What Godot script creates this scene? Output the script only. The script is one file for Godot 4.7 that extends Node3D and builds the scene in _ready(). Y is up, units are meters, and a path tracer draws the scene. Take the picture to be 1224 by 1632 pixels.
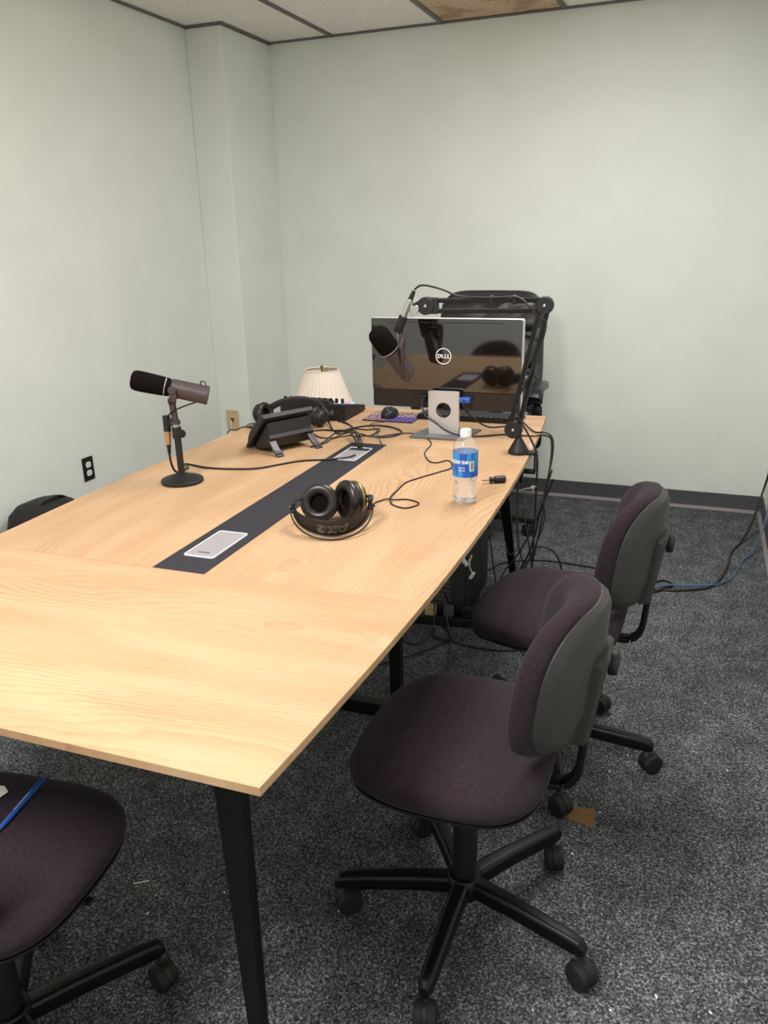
extends Node3D
# A small recording room: conference table with microphones, monitor and headphones, task chairs around it.

const TABLE_YAW := 0.0204
const TABLE_W := 1.0237
const TABLE_L := 2.3157
const BULGE := 0.0537
const SEAM := 0.5818
const TOP := 0.75
const XL := -2.0798
const XR := 0.8749
const ZB := -3.6587
const ZF := 2.45
const XC := -1.8726
const ZC := -3.1621
const H := 2.4268
const TILE := 0.6096
const BAR0 := -1.4915

var M := {}
var taken := {}

# ---------------------------------------------------------------- geometry
class Geo:
	var v := PackedVector3Array()
	var uv := PackedVector2Array()

	func tri(a: Vector3, b: Vector3, c: Vector3, ua := Vector2.ZERO, ub := Vector2.ZERO, uc := Vector2.ZERO) -> void:
		v.append(a); v.append(b); v.append(c)
		uv.append(ua); uv.append(ub); uv.append(uc)

	func quad(a: Vector3, b: Vector3, c: Vector3, d: Vector3, ua := Vector2.ZERO, ub := Vector2(1, 0), uc := Vector2(1, 1), ud := Vector2(0, 1)) -> void:
		tri(a, b, c, ua, ub, uc)
		tri(a, c, d, ua, uc, ud)

	func fix(s: int) -> void:
		var n := v.size()
		if n == s: return
		var c := Vector3.ZERO
		for i in range(s, n): c += v[i]
		c /= float(n - s)
		var vol := 0.0
		for i in range(s, n, 3):
			vol += (v[i] - c).dot((v[i + 1] - c).cross(v[i + 2] - c))
		if vol < 0.0:
			for i in range(s, n, 3):
				var t := v[i + 1]; v[i + 1] = v[i + 2]; v[i + 2] = t
				var w := uv[i + 1]; uv[i + 1] = uv[i + 2]; uv[i + 2] = w

	# rings: Array of PackedVector3Array of equal length, each a closed loop
	func loft(rings: Array, cap0 := true, cap1 := true, around := false) -> void:
		var s := v.size()
		var m := rings.size()
		var n: int = rings[0].size()
		var last := m if around else m - 1
		for i in last:
			var A: PackedVector3Array = rings[i]
			var B: PackedVector3Array = rings[(i + 1) % m]
			for j in n:
				var k := (j + 1) % n
				var u0 := float(j) / n
				var u1 := float(j + 1) / n
				var w0 := float(i) / last
				var w1 := float(i + 1) / last
				if A[j].distance_squared_to(A[k]) < 1e-14:
					tri(A[j], B[k], B[j], Vector2(u0, w0), Vector2(u1, w1), Vector2(u0, w1))
				elif B[j].distance_squared_to(B[k]) < 1e-14:
					tri(A[j], A[k], B[j], Vector2(u0, w0), Vector2(u1, w0), Vector2(u0, w1))
				else:
					quad(A[j], A[k], B[k], B[j], Vector2(u0, w0), Vector2(u1, w0), Vector2(u1, w1), Vector2(u0, w1))
		if not around:
			if cap0: cap(rings[0], false)
			if cap1: cap(rings[m - 1], true)
		fix(s)

	func cap(r: PackedVector3Array, up: bool) -> void:
		var c := Vector3.ZERO
		for p in r: c += p
		c /= float(r.size())
		if c.distance_squared_to(r[0]) < 1e-12: return
		for j in r.size():
			var k := (j + 1) % r.size()
			if up: tri(r[j], r[k], c)
			else: tri(r[k], r[j], c)

	# profile: Array of Vector2(radius, height), turned about y
	func lathe(profile: Array, seg := 24, xf := Transform3D.IDENTITY) -> void:
		var rings := []
		for p in profile:
			var ring := PackedVector3Array()
			for j in seg:
				var a := TAU * j / seg
				ring.append(xf * Vector3(p.x * cos(a), p.y, -p.x * sin(a)))
			rings.append(ring)
		loft(rings)

	func cyl(a: Vector3, b: Vector3, r: float, seg := 16, bevel := 0.0, r2 := -1.0) -> void:
		var l := a.distance_to(b)
		var q := r if r2 < 0.0 else r2
		var pr := []
		if bevel > 0.0:
			pr = [Vector2(r - bevel, 0), Vector2(r, bevel), Vector2(q, l - bevel), Vector2(q - bevel, l)]
		else:
			pr = [Vector2(r, 0), Vector2(q, l)]
		lathe(pr, seg, Geo.along(a, b))

	static func along(a: Vector3, b: Vector3) -> Transform3D:
		var y := (b - a).normalized()
		var ref := Vector3.RIGHT if absf(y.x) < 0.8 else Vector3.BACK
		var z := ref.cross(y).normalized()
		var x := y.cross(z).normalized()
		return Transform3D(Basis(x, y, z), a)

	static func spline(p: Array, n := 8) -> PackedVector3Array:
		var out := PackedVector3Array()
		var c := p.size()
		for i in c - 1:
			var a: Vector3 = p[maxi(i - 1, 0)]
			var b: Vector3 = p[i]
			var d: Vector3 = p[i + 1]
			var e: Vector3 = p[mini(i + 2, c - 1)]
			for k in n:
				out.append(b.cubic_interpolate(d, a, e, float(k) / n))
		out.append(p[c - 1])
		return out

	# tube along points; radius constant, or one per point
	func tube(pts: PackedVector3Array, r, seg := 8, flat := 1.0) -> void:
		var rings := []
		var n := pts.size()
		var side := Vector3.ZERO
		for i in n:
			var d: Vector3 = pts[mini(i + 1, n - 1)] - pts[maxi(i - 1, 0)]
			if d.length_squared() < 1e-14: d = Vector3.UP
			d = d.normalized()
			if side == Vector3.ZERO:
				side = d.cross(Vector3.UP if absf(d.y) < 0.9 else Vector3.RIGHT).normalized()
			else:
				side = (side - d * side.dot(d)).normalized()
			var up := side.cross(d)
			var rad: float = r[i] if r is Array else r
			var ring := PackedVector3Array()
			for j in seg:
				var a := TAU * j / seg
				ring.append(pts[i] + side * cos(a) * rad + up * sin(a) * rad * flat)
			rings.append(ring)
		loft(rings)

	# bar of rectangular section along points (w sideways, h up)
	func bar(pts: PackedVector3Array, w: float, h: float, bevel := 0.002, upv := Vector3.UP) -> void:
		var rings := []
		var n := pts.size()
		var outl := Geo.rrect(w, h, bevel, 2)
		for i in n:
			var d: Vector3 = (pts[mini(i + 1, n - 1)] - pts[maxi(i - 1, 0)]).normalized()
			var side := d.cross(upv).normalized()
			var up := side.cross(d).normalized()
			var ring := PackedVector3Array()
			for q in outl: ring.append(pts[i] + side * q.x + up * q.y)
			rings.append(ring)
		loft(rings)

	static func rrect(w: float, h: float, r: float, n := 4) -> PackedVector2Array:
		var o := PackedVector2Array()
		r = minf(r, minf(w, h) * 0.499)
		var cs := [Vector2(w / 2 - r, h / 2 - r), Vector2(-w / 2 + r, h / 2 - r), Vector2(-w / 2 + r, -h / 2 + r), Vector2(w / 2 - r, -h / 2 + r)]
		for k in 4:
			for j in n + 1:
				var a := PI / 2 * (k + float(j) / n)
				o.append(cs[k] + Vector2(cos(a), sin(a)) * r)
		return o

	static func superell(a: float, b: float, e: float, n: int) -> PackedVector2Array:
		var o := PackedVector2Array()
		for j in n:
			var t := TAU * j / n
			var c := cos(t)
			var s := sin(t)
			o.append(Vector2(a * signf(c) * pow(absf(c), 2.0 / e), b * signf(s) * pow(absf(s), 2.0 / e)))
		return o

	static func inset(o: PackedVector2Array, d: float) -> PackedVector2Array:
		var out := PackedVector2Array()
		var n := o.size()
		var area := 0.0
		for i in n: area += o[i].cross(o[(i + 1) % n])
		var sg := 1.0 if area > 0.0 else -1.0
		for i in n:
			var p := (o[i] - o[(i + n - 1) % n])
			var q := (o[(i + 1) % n] - o[i])
			var t := (p.normalized() + q.normalized())
			if t.length() < 1e-6: t = q
			t = t.normalized()
			var nn := Vector2(-t.y, t.x) * sg
			var k := 1.0 / maxf(0.4, nn.dot(Vector2(-q.y, q.x).normalized() * sg))
			out.append(o[i] + nn * d * k)
		return out

	# outline in local x,y extruded from z0 to z1
	func prism(o: PackedVector2Array, z0: float, z1: float, xf := Transform3D.IDENTITY, bevel := 0.0) -> void:
		var s := v.size()
		var lay := []
		if bevel > 0.0:
			var si := Geo.inset(o, bevel)
			lay = [[si, z0], [o, z0 + bevel], [o, z1 - bevel], [si, z1]]
		else:
			lay = [[o, z0], [o, z1]]
		var n := o.size()
		for i in lay.size() - 1:
			var A: PackedVector2Array = lay[i][0]
			var B: PackedVector2Array = lay[i + 1][0]
			var za: float = lay[i][1]
			var zb: float = lay[i + 1][1]
			for j in n:
				var k := (j + 1) % n
				quad(xf * Vector3(A[j].x, A[j].y, za), xf * Vector3(A[k].x, A[k].y, za), xf * Vector3(B[k].x, B[k].y, zb), xf * Vector3(B[j].x, B[j].y, zb), A[j], A[k], B[k], B[j])
		var c: PackedVector2Array = lay[0][0]
		var ids := Geometry2D.triangulate_polygon(c)
		var area := 0.0
		for i in n: area += o[i].cross(o[(i + 1) % n])
		for t in range(0, ids.size(), 3):
			var a := c[ids[t]]
			var b := c[ids[t + 1]]
			var d := c[ids[t + 2]]
			if ((b - a).cross(d - a) > 0.0) != (area > 0.0):
				var w := b; b = d; d = w
			tri(xf * Vector3(a.x, a.y, z1), xf * Vector3(b.x, b.y, z1), xf * Vector3(d.x, d.y, z1), a, b, d)
			tri(xf * Vector3(a.x, a.y, z0), xf * Vector3(d.x, d.y, z0), xf * Vector3(b.x, b.y, z0), a, d, b)
		fix(s)

	func box(c: Vector3, size: Vector3, bevel := 0.0, basis := Basis.IDENTITY) -> void:
		var xf := Transform3D(basis, c)
		var h := size / 2
		var o := PackedVector2Array([Vector2(-h.x, -h.y), Vector2(h.x, -h.y), Vector2(h.x, h.y), Vector2(-h.x, h.y)])
		if bevel > 0.0:
			var e := minf(bevel, minf(h.x, h.y) * 0.9)
			o = PackedVector2Array([Vector2(-h.x + e, -h.y), Vector2(h.x - e, -h.y), Vector2(h.x, -h.y + e), Vector2(h.x, h.y - e), Vector2(h.x - e, h.y), Vector2(-h.x + e, h.y), Vector2(-h.x, h.y - e), Vector2(-h.x, -h.y + e)])
		prism(o, -h.z, h.z, xf, minf(bevel, h.z * 0.9))

	# a plate with a hole: outer and inner loops of equal length in local x,y
	func ringplate(outer: PackedVector2Array, inner: PackedVector2Array, z0: float, z1: float, xf := Transform3D.IDENTITY) -> void:
		var rings := []
		for e in [[outer, z0], [outer, z1], [inner, z1], [inner, z0]]:
			var ring := PackedVector3Array()
			for q in e[0]: ring.append(xf * Vector3(q.x, q.y, e[1]))
			rings.append(ring)
		loft(rings, false, false, true)

	func torus(R: float, r: float, xf: Transform3D, n := 28, m := 12, sx := 1.0) -> void:
		var rings := []
		for i in n:
			var a := TAU * i / n
			var ring := PackedVector3Array()
			for j in m:
				var b := TAU * j / m
				ring.append(xf * Vector3(cos(a) * (R + r * cos(b)), r * sin(b) * sx, sin(a) * (R + r * cos(b))))
			rings.append(ring)
		loft(rings, false, false, true)

	func add(m: Mesh, xf: Transform3D) -> void:
		for i in m.get_surface_count():
			var a := m.surface_get_arrays(i)
			var p: PackedVector3Array = a[Mesh.ARRAY_VERTEX]
			var ids = a[Mesh.ARRAY_INDEX]
			var n: int = ids.size() if ids != null and ids.size() > 0 else p.size()
			for t in range(0, n, 3):
				var q := []
				for k in 3:
					var id: int = ids[t + k] if ids != null and ids.size() > 0 else t + k
					q.append(xf * p[id])
				tri(q[0], q[2], q[1])

	func mesh(m: Material, crease := 35.0) -> ArrayMesh:
		var n := v.size()
		var fn := PackedVector3Array()
		fn.resize(n / 3)
		var at := {}
		for t in n / 3:
			fn[t] = (v[3 * t + 1] - v[3 * t]).cross(v[3 * t + 2] - v[3 * t])
			for k in 3:
				var key := (v[3 * t + k] * 200000.0).round()
				if at.has(key): at[key].append(t)
				else: at[key] = [t]
		var cc := cos(deg_to_rad(crease))
		var unit := PackedVector3Array()
		unit.resize(n / 3)
		for t in n / 3: unit[t] = fn[t].normalized()
		var P := PackedVector3Array(); P.resize(n)
		var N := PackedVector3Array(); N.resize(n)
		var U := PackedVector2Array(); U.resize(n)
		for t in n / 3:
			for k in 3:
				var i := 3 * t + k
				var s := Vector3.ZERO
				for f in at[(v[i] * 200000.0).round()]:
					if unit[f].dot(unit[t]) >= cc: s += fn[f]
				var o: int = 3 * t + [0, 2, 1][k]
				P[o] = v[i]
				U[o] = uv[i]
				N[o] = s.normalized() if s.length_squared() > 1e-24 else unit[t]
		var arr := []
		arr.resize(Mesh.ARRAY_MAX)
		arr[Mesh.ARRAY_VERTEX] = P
		arr[Mesh.ARRAY_NORMAL] = N
		arr[Mesh.ARRAY_TEX_UV] = U
		var am := ArrayMesh.new()
		am.add_surface_from_arrays(Mesh.PRIMITIVE_TRIANGLES, arr)
		am.surface_set_material(0, m)
		return am

# ---------------------------------------------------------------- nodes
func numbered(n: String) -> String:
	if not taken.has(n):
		taken[n] = 0
		return n
	taken[n] += 1
	return "%s_%03d" % [n, taken[n]]

func tag(o: Node, label: String, category: String, group := "") -> void:
	o.set_meta("label", label)
	o.set_meta("category", category)
	if group != "": o.set_meta("group", group)

func thing(called: String, label: String, category: String, at := Vector3.ZERO, turn := 0.0, group := "") -> Node3D:
	var o := Node3D.new()
	o.name = numbered(called)
	add_child(o)
	o.position = at
	o.rotation.y = turn
	tag(o, label, category, group)
	return o

func part(called: String, g: Geo, m: Material, parent: Node3D, crease := 35.0, label := "") -> MeshInstance3D:
	return inst(called, g.mesh(m, crease), parent, label)

func inst(called: String, mesh: Mesh, parent: Node3D, label := "") -> MeshInstance3D:
	var o := MeshInstance3D.new()
	o.name = called
	o.mesh = mesh
	parent.add_child(o, true)
	if label != "": o.set_meta("label", label)
	return o

func single(called: String, g: Geo, m: Material, label: String, category: String, at := Vector3.ZERO, turn := 0.0, group := "", crease := 35.0) -> MeshInstance3D:
	var o := MeshInstance3D.new()
	o.name = numbered(called)
	o.mesh = g.mesh(m, crease)
	add_child(o)
	o.position = at
	o.rotation.y = turn
	tag(o, label, category, group)
	return o

func structure(called: String, g: Geo, m: Material, label := "") -> MeshInstance3D:
	var o := MeshInstance3D.new()
	o.name = called
	o.mesh = g.mesh(m)
	add_child(o)
	o.set_meta("kind", "structure")
	if label != "": o.set_meta("label", label)
	return o

# point of the table's own frame (origin at its near right corner) in the room
func T(x: float, y: float, z: float) -> Vector3:
	return Vector3(x, y, z).rotated(Vector3.UP, TABLE_YAW)

# ---------------------------------------------------------------- materials
func plain(c: Color, rough := 0.6, metal := 0.0, spec := 0.5) -> StandardMaterial3D:
	var m := StandardMaterial3D.new()
	m.albedo_color = c
	m.roughness = rough
	m.metallic = metal
	m.metallic_specular = spec
	return m

func noise(seed_: int, freq: float, octaves := 3) -> FastNoiseLite:
	var n := FastNoiseLite.new()
	n.seed = seed_
	n.noise_type = FastNoiseLite.TYPE_SIMPLEX_SMOOTH
	n.frequency = freq
	n.fractal_octaves = octaves
	return n

func tex(img: Image) -> ImageTexture:
	img.generate_mipmaps()
	return ImageTexture.create_from_image(img)

func wood_image() -> Image:
	var W := 1536
	var Hh := 1280
	var img := Image.create(W, Hh, false, Image.FORMAT_RGB8)
	var n1 := noise(11, 1.0, 2)
	var n2 := noise(12, 1.0, 2)
	var n3 := noise(13, 1.0, 2)
	var n4 := noise(14, 1.0, 1)
	var lite := Color8(191, 160, 126)
	var mid := Color8(179, 145, 110)
	var dark := Color8(148, 111, 77)
	for y in Hh:
		var q := 1.2 * y / Hh
		for x in W:
			var u := 1.2 * x / W
			var warp := n1.get_noise_2d(u * 0.7, q * 3.0) * 0.085 + n2.get_noise_2d(u * 5.0, q * 16.0) * 0.006
			var amp := clampf(0.5 + 1.1 * n2.get_noise_2d(u * 0.9 + 7.0, q * 6.0 + 3.0), 0.05, 1.0)
			var r := (q + warp) * 92.0
			var f := r - floorf(r)
			var line := pow(f, 3.0) * (1.0 - smoothstep(0.93, 1.0, f))
			var streak := n3.get_noise_2d(u * 5.0, q * 330.0)
			var pore := maxf(0.0, n4.get_noise_2d(u * 22.0 + 40.0, q * 900.0) - 0.25)
			var tone := n1.get_noise_2d(u * 1.5 + 20.0, q * 9.0)
			var c := lite.lerp(mid, clampf(0.45 + tone * 0.8 + streak * 0.5, 0.0, 1.0))
			c = c.lerp(dark, clampf(line * amp * 0.55 + pore * 0.35, 0.0, 0.8))
			img.set_pixel(x, y, c)
	return img

func carpet_images() -> Array:
	var S := 1024
	var rng := RandomNumberGenerator.new()
	rng.seed = 5
	var n1 := noise(21, 0.16, 2)
	var cell := PackedFloat32Array()
	for i in 344 * 344: cell.append(rng.randf())
	var n2 := noise(22, 0.012, 3)
	var img := Image.create(S, S, false, Image.FORMAT_RGB8)
	var bump := Image.create(S, S, false, Image.FORMAT_L8)
	var dark := Color8(38, 40, 41)
	var mid := Color8(98, 101, 103)
	var lite := Color8(180, 182, 183)
	for y in S:
		for x in S:
			var t := 0.42 + (cell[(y / 3) * 344 + (x + (y / 3) % 2) / 3] - 0.5) * 0.55 + (rng.randf() - 0.5) * 0.42 + n1.get_noise_2d(x, y) * 0.3 + n2.get_noise_2d(x, y) * 0.12
			t = clampf(t, 0.0, 1.0)
			var c := dark.lerp(mid, t / 0.6) if t < 0.6 else mid.lerp(lite, (t - 0.6) / 0.4)
			img.set_pixel(x, y, c)
			bump.set_pixel(x, y, Color(t, t, t))
	return [img, bump]

func fabric_images() -> Array:
	var S := 512
	var rng := RandomNumberGenerator.new()
	rng.seed = 9
	var n2 := noise(32, 0.03, 3)
	var img := Image.create(S, S, false, Image.FORMAT_RGB8)
	var bump := Image.create(S, S, false, Image.FORMAT_L8)
	var a := Color8(33, 26, 32)
	var b := Color8(68, 56, 64)
	for y in S:
		for x in S:
			var wv := 0.5 + 0.25 * sin(x * TAU / 8.0) * (1.0 if (y / 4) % 2 == 0 else -1.0) + 0.25 * sin(y * TAU / 8.0)
			var t := clampf(0.25 + wv * 0.35 + (rng.randf() - 0.5) * 0.45 + n2.get_noise_2d(x, y) * 0.22, 0.0, 1.0)
			img.set_pixel(x, y, a.lerp(b, t))
			bump.set_pixel(x, y, Color(wv, wv, wv))
	return [img, bump]

func mottled(base: Color, spread: float, freq: float, seed_: int, size := 512) -> Image:
	var n := noise(seed_, freq, 4)
	var img := Image.create(size, size, false, Image.FORMAT_RGB8)
	for y in size:
		for x in size:
			var t := 1.0 + n.get_noise_2d(x, y) * spread
			img.set_pixel(x, y, Color(clampf(base.r * t, 0, 1), clampf(base.g * t, 0, 1), clampf(base.b * t, 0, 1)))
	return img

func tile_image(base: Color, fleck: Color, seed_: int, stain := false) -> Image:
	var S := 512
	var rng := RandomNumberGenerator.new()
	rng.seed = seed_
	var n := noise(seed_, 0.06, 3)
	var big := noise(seed_ + 1, 0.006, 3)
	var img := Image.create(S, S, false, Image.FORMAT_RGB8)
	for y in S:
		for x in S:
			var t := n.get_noise_2d(x, y)
			var c := base.lerp(fleck, clampf((t - 0.22) * 2.2, 0.0, 0.8))
			c = c.lerp(fleck, rng.randf() * 0.12)
			if stain:
				var s := big.get_noise_2d(x, y)
				c = c.lerp(Color8(150, 122, 96), clampf(smoothstep(-0.1, 0.35, s) * 0.5, 0.0, 1.0))
			img.set_pixel(x, y, c)
	return img

func world_tri(m: StandardMaterial3D, metres: float) -> void:
	m.uv1_triplanar = true
	m.uv1_world_triplanar = true
	m.uv1_scale = Vector3.ONE / metres

func own_tri(m: StandardMaterial3D, metres: float) -> void:
	m.uv1_triplanar = true
	m.uv1_scale = Vector3.ONE / metres

func make_materials() -> void:
	M.wood = plain(Color.WHITE, 0.52, 0.0, 0.3)
	M.wood.albedo_texture = tex(wood_image())
	var wi := mottled(Color8(172, 138, 95), 0.16, 0.05, 61, 256)
	M.wood_edge = plain(Color.WHITE, 0.5)
	M.wood_edge.albedo_texture = tex(wi)
	own_tri(M.wood_edge, 0.4)
	var ci := carpet_images()
	M.carpet = plain(Color.WHITE, 1.0, 0.0, 0.1)
	M.carpet.albedo_texture = tex(ci[0])
	M.carpet.heightmap_enabled = true
	M.carpet.heightmap_texture = tex(ci[1])
	M.carpet.heightmap_scale = 0.14
	world_tri(M.carpet, 1.35)
	var fi := fabric_images()
	M.fabric = plain(Color.WHITE, 0.95, 0.0, 0.15)
	M.fabric.albedo_texture = tex(fi[0])
	M.fabric.heightmap_enabled = true
	M.fabric.heightmap_texture = tex(fi[1])
	M.fabric.heightmap_scale = 0.03
	M.fabric.rim_enabled = true
	M.fabric.rim = 0.12
	M.fabric.rim_tint = 0.6
	own_tri(M.fabric, 0.16)
	M.wall = plain(Color.WHITE, 0.62, 0.0, 0.35)
	M.wall.albedo_texture = tex(mottled(Color8(228, 232, 224), 0.02, 0.012, 41))
	world_tri(M.wall, 2.6)
	M.tile = plain(Color.WHITE, 0.95, 0.0, 0.1)
	M.tile.albedo_texture = tex(tile_image(Color8(250, 244, 238), Color8(210, 200, 192), 71))
	world_tri(M.tile, 0.6)
	M.stained = plain(Color.WHITE, 0.95, 0.0, 0.1)
	M.stained.albedo_texture = tex(tile_image(Color8(214, 190, 164), Color8(160, 136, 112), 81, true))
	world_tri(M.stained, 0.9)
	M.grid = plain(Color8(104, 100, 98), 0.6)
	M.base = plain(Color8(78, 79, 82), 0.5)
	M.base_lip = plain(Color8(132, 126, 127), 0.55)
	M.black = plain(Color8(16, 15, 16), 0.5)
	M.black_metal = plain(Color8(10, 10, 11), 0.4, 0.0, 0.4)
	M.rubber = plain(Color8(21, 19, 19), 0.7)
	M.shell = plain(Color.WHITE, 0.62)
	M.shell.albedo_texture = tex(mottled(Color8(46, 46, 45), 0.12, 0.03, 91, 256))
	own_tri(M.shell, 0.3)
	M.cable = plain(Color8(20, 18, 18), 0.45)
	M.strip = plain(Color8(56, 55, 59), 0.8, 0.0, 0.15)
	M.steel = plain(Color8(200, 200, 202), 0.25, 1.0)
	M.alu = plain(Color8(205, 203, 204), 0.42, 0.55)
	M.alu_dark = plain(Color8(112, 112, 114), 0.4, 0.5)
	M.leather = plain(Color8(27, 25, 29), 0.3)
	var li := mottled(Color8(128, 128, 128), 0.6, 0.08, 95, 256)
	M.leather.heightmap_enabled = true
	M.leather.heightmap_texture = tex(li)
	M.leather.heightmap_scale = 0.1
	own_tri(M.leather, 0.12)
	M.gloss = plain(Color8(20, 15, 12), 0.05, 0.0, 0.75)
	M.gloss.clearcoat_enabled = true
	M.gloss.clearcoat = 1.0
	M.gloss.clearcoat_roughness = 0.03
	M.dark_band = plain(Color8(30, 24, 21), 0.28)
	M.screen = plain(Color8(8, 8, 9), 0.2)
	M.white = plain(Color8(236, 235, 232), 0.5)
	M.mic_body = plain(Color8(72, 62, 63), 0.42, 0.25)
	M.foam = plain(Color8(24, 20, 19), 1.0, 0.0, 0.1)
	M.foam.heightmap_enabled = true
	M.foam.heightmap_texture = tex(mottled(Color8(128, 128, 128), 0.9, 0.2, 96, 256))
	M.foam.heightmap_scale = 0.12
	own_tri(M.foam, 0.06)
	M.gold = plain(Color8(196, 158, 112), 0.3, 0.8)
	M.brass = plain(Color8(150, 130, 78), 0.35, 0.8)
	M.blue = plain(Color8(40, 88, 170), 0.45)
	M.blue_cable = plain(Color8(64, 98, 142), 0.5)
	M.tan = plain(Color8(205, 176, 134), 0.5)
	M.shade = plain(Color8(232, 219, 204), 0.9)
	M.shade.backlight_enabled = true
	M.shade.backlight = Color(0.35, 0.33, 0.3)
	M.paper = plain(Color8(228, 224, 218), 0.8)
	M.tape = plain(Color8(122, 86, 44), 0.6)

# ---------------------------------------------------------------- lights
func make_troffer(x: float, z: float, energy: float, label: String) -> void:
	var t := thing("ceiling_light", label, "ceiling light", Vector3(x, H, z), 0.0, "recessed ceiling lights")
	var g := Geo.new()
	var W := 0.585
	var D := 1.195
	g.ringplate(Geo.rrect(W, D, 0.004, 1), Geo.rrect(W - 0.06, D - 0.06, 0.004, 1), -0.004, 0.02, Transform3D(Basis(Vector3.RIGHT, -PI / 2), Vector3(0, 0.004, 0)))
	part("frame", g, M.white, t)
	g = Geo.new()
	g.box(Vector3(0, 0.075, 0), Vector3(W - 0.02, 0.012, D - 0.02))
	for s in [-1, 1]:
		g.box(Vector3(s * (W / 2 - 0.012), 0.045, 0), Vector3(0.008, 0.06, D - 0.02))
		g.box(Vector3(0, 0.045, s * (D / 2 - 0.012)), Vector3(W - 0.02, 0.06, 0.008))
	part("housing", g, M.white, t)
	g = Geo.new()
	g.box(Vector3(0, 0.012, 0), Vector3(W - 0.058, 0.006, D - 0.058))
	var lm := plain(Color8(240, 240, 235), 0.6)
	lm.emission_enabled = true
	lm.emission = Color(1.0, 0.982, 0.98)
	lm.emission_energy_multiplier = 4.0
	part("diffuser", g, lm, t)
	var a := AreaLight3D.new()
	a.name = "light"
	a.area_size = Vector2(W - 0.06, D - 0.06)
	a.light_color = Color(1.0, 0.982, 0.98)
	a.light_energy = energy
	a.shadow_enabled = true
	a.area_range = 12.0
	t.add_child(a)
	a.position = Vector3(0, -0.004, 0)
	a.rotation = Vector3(-PI / 2, 0, 0)

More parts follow.
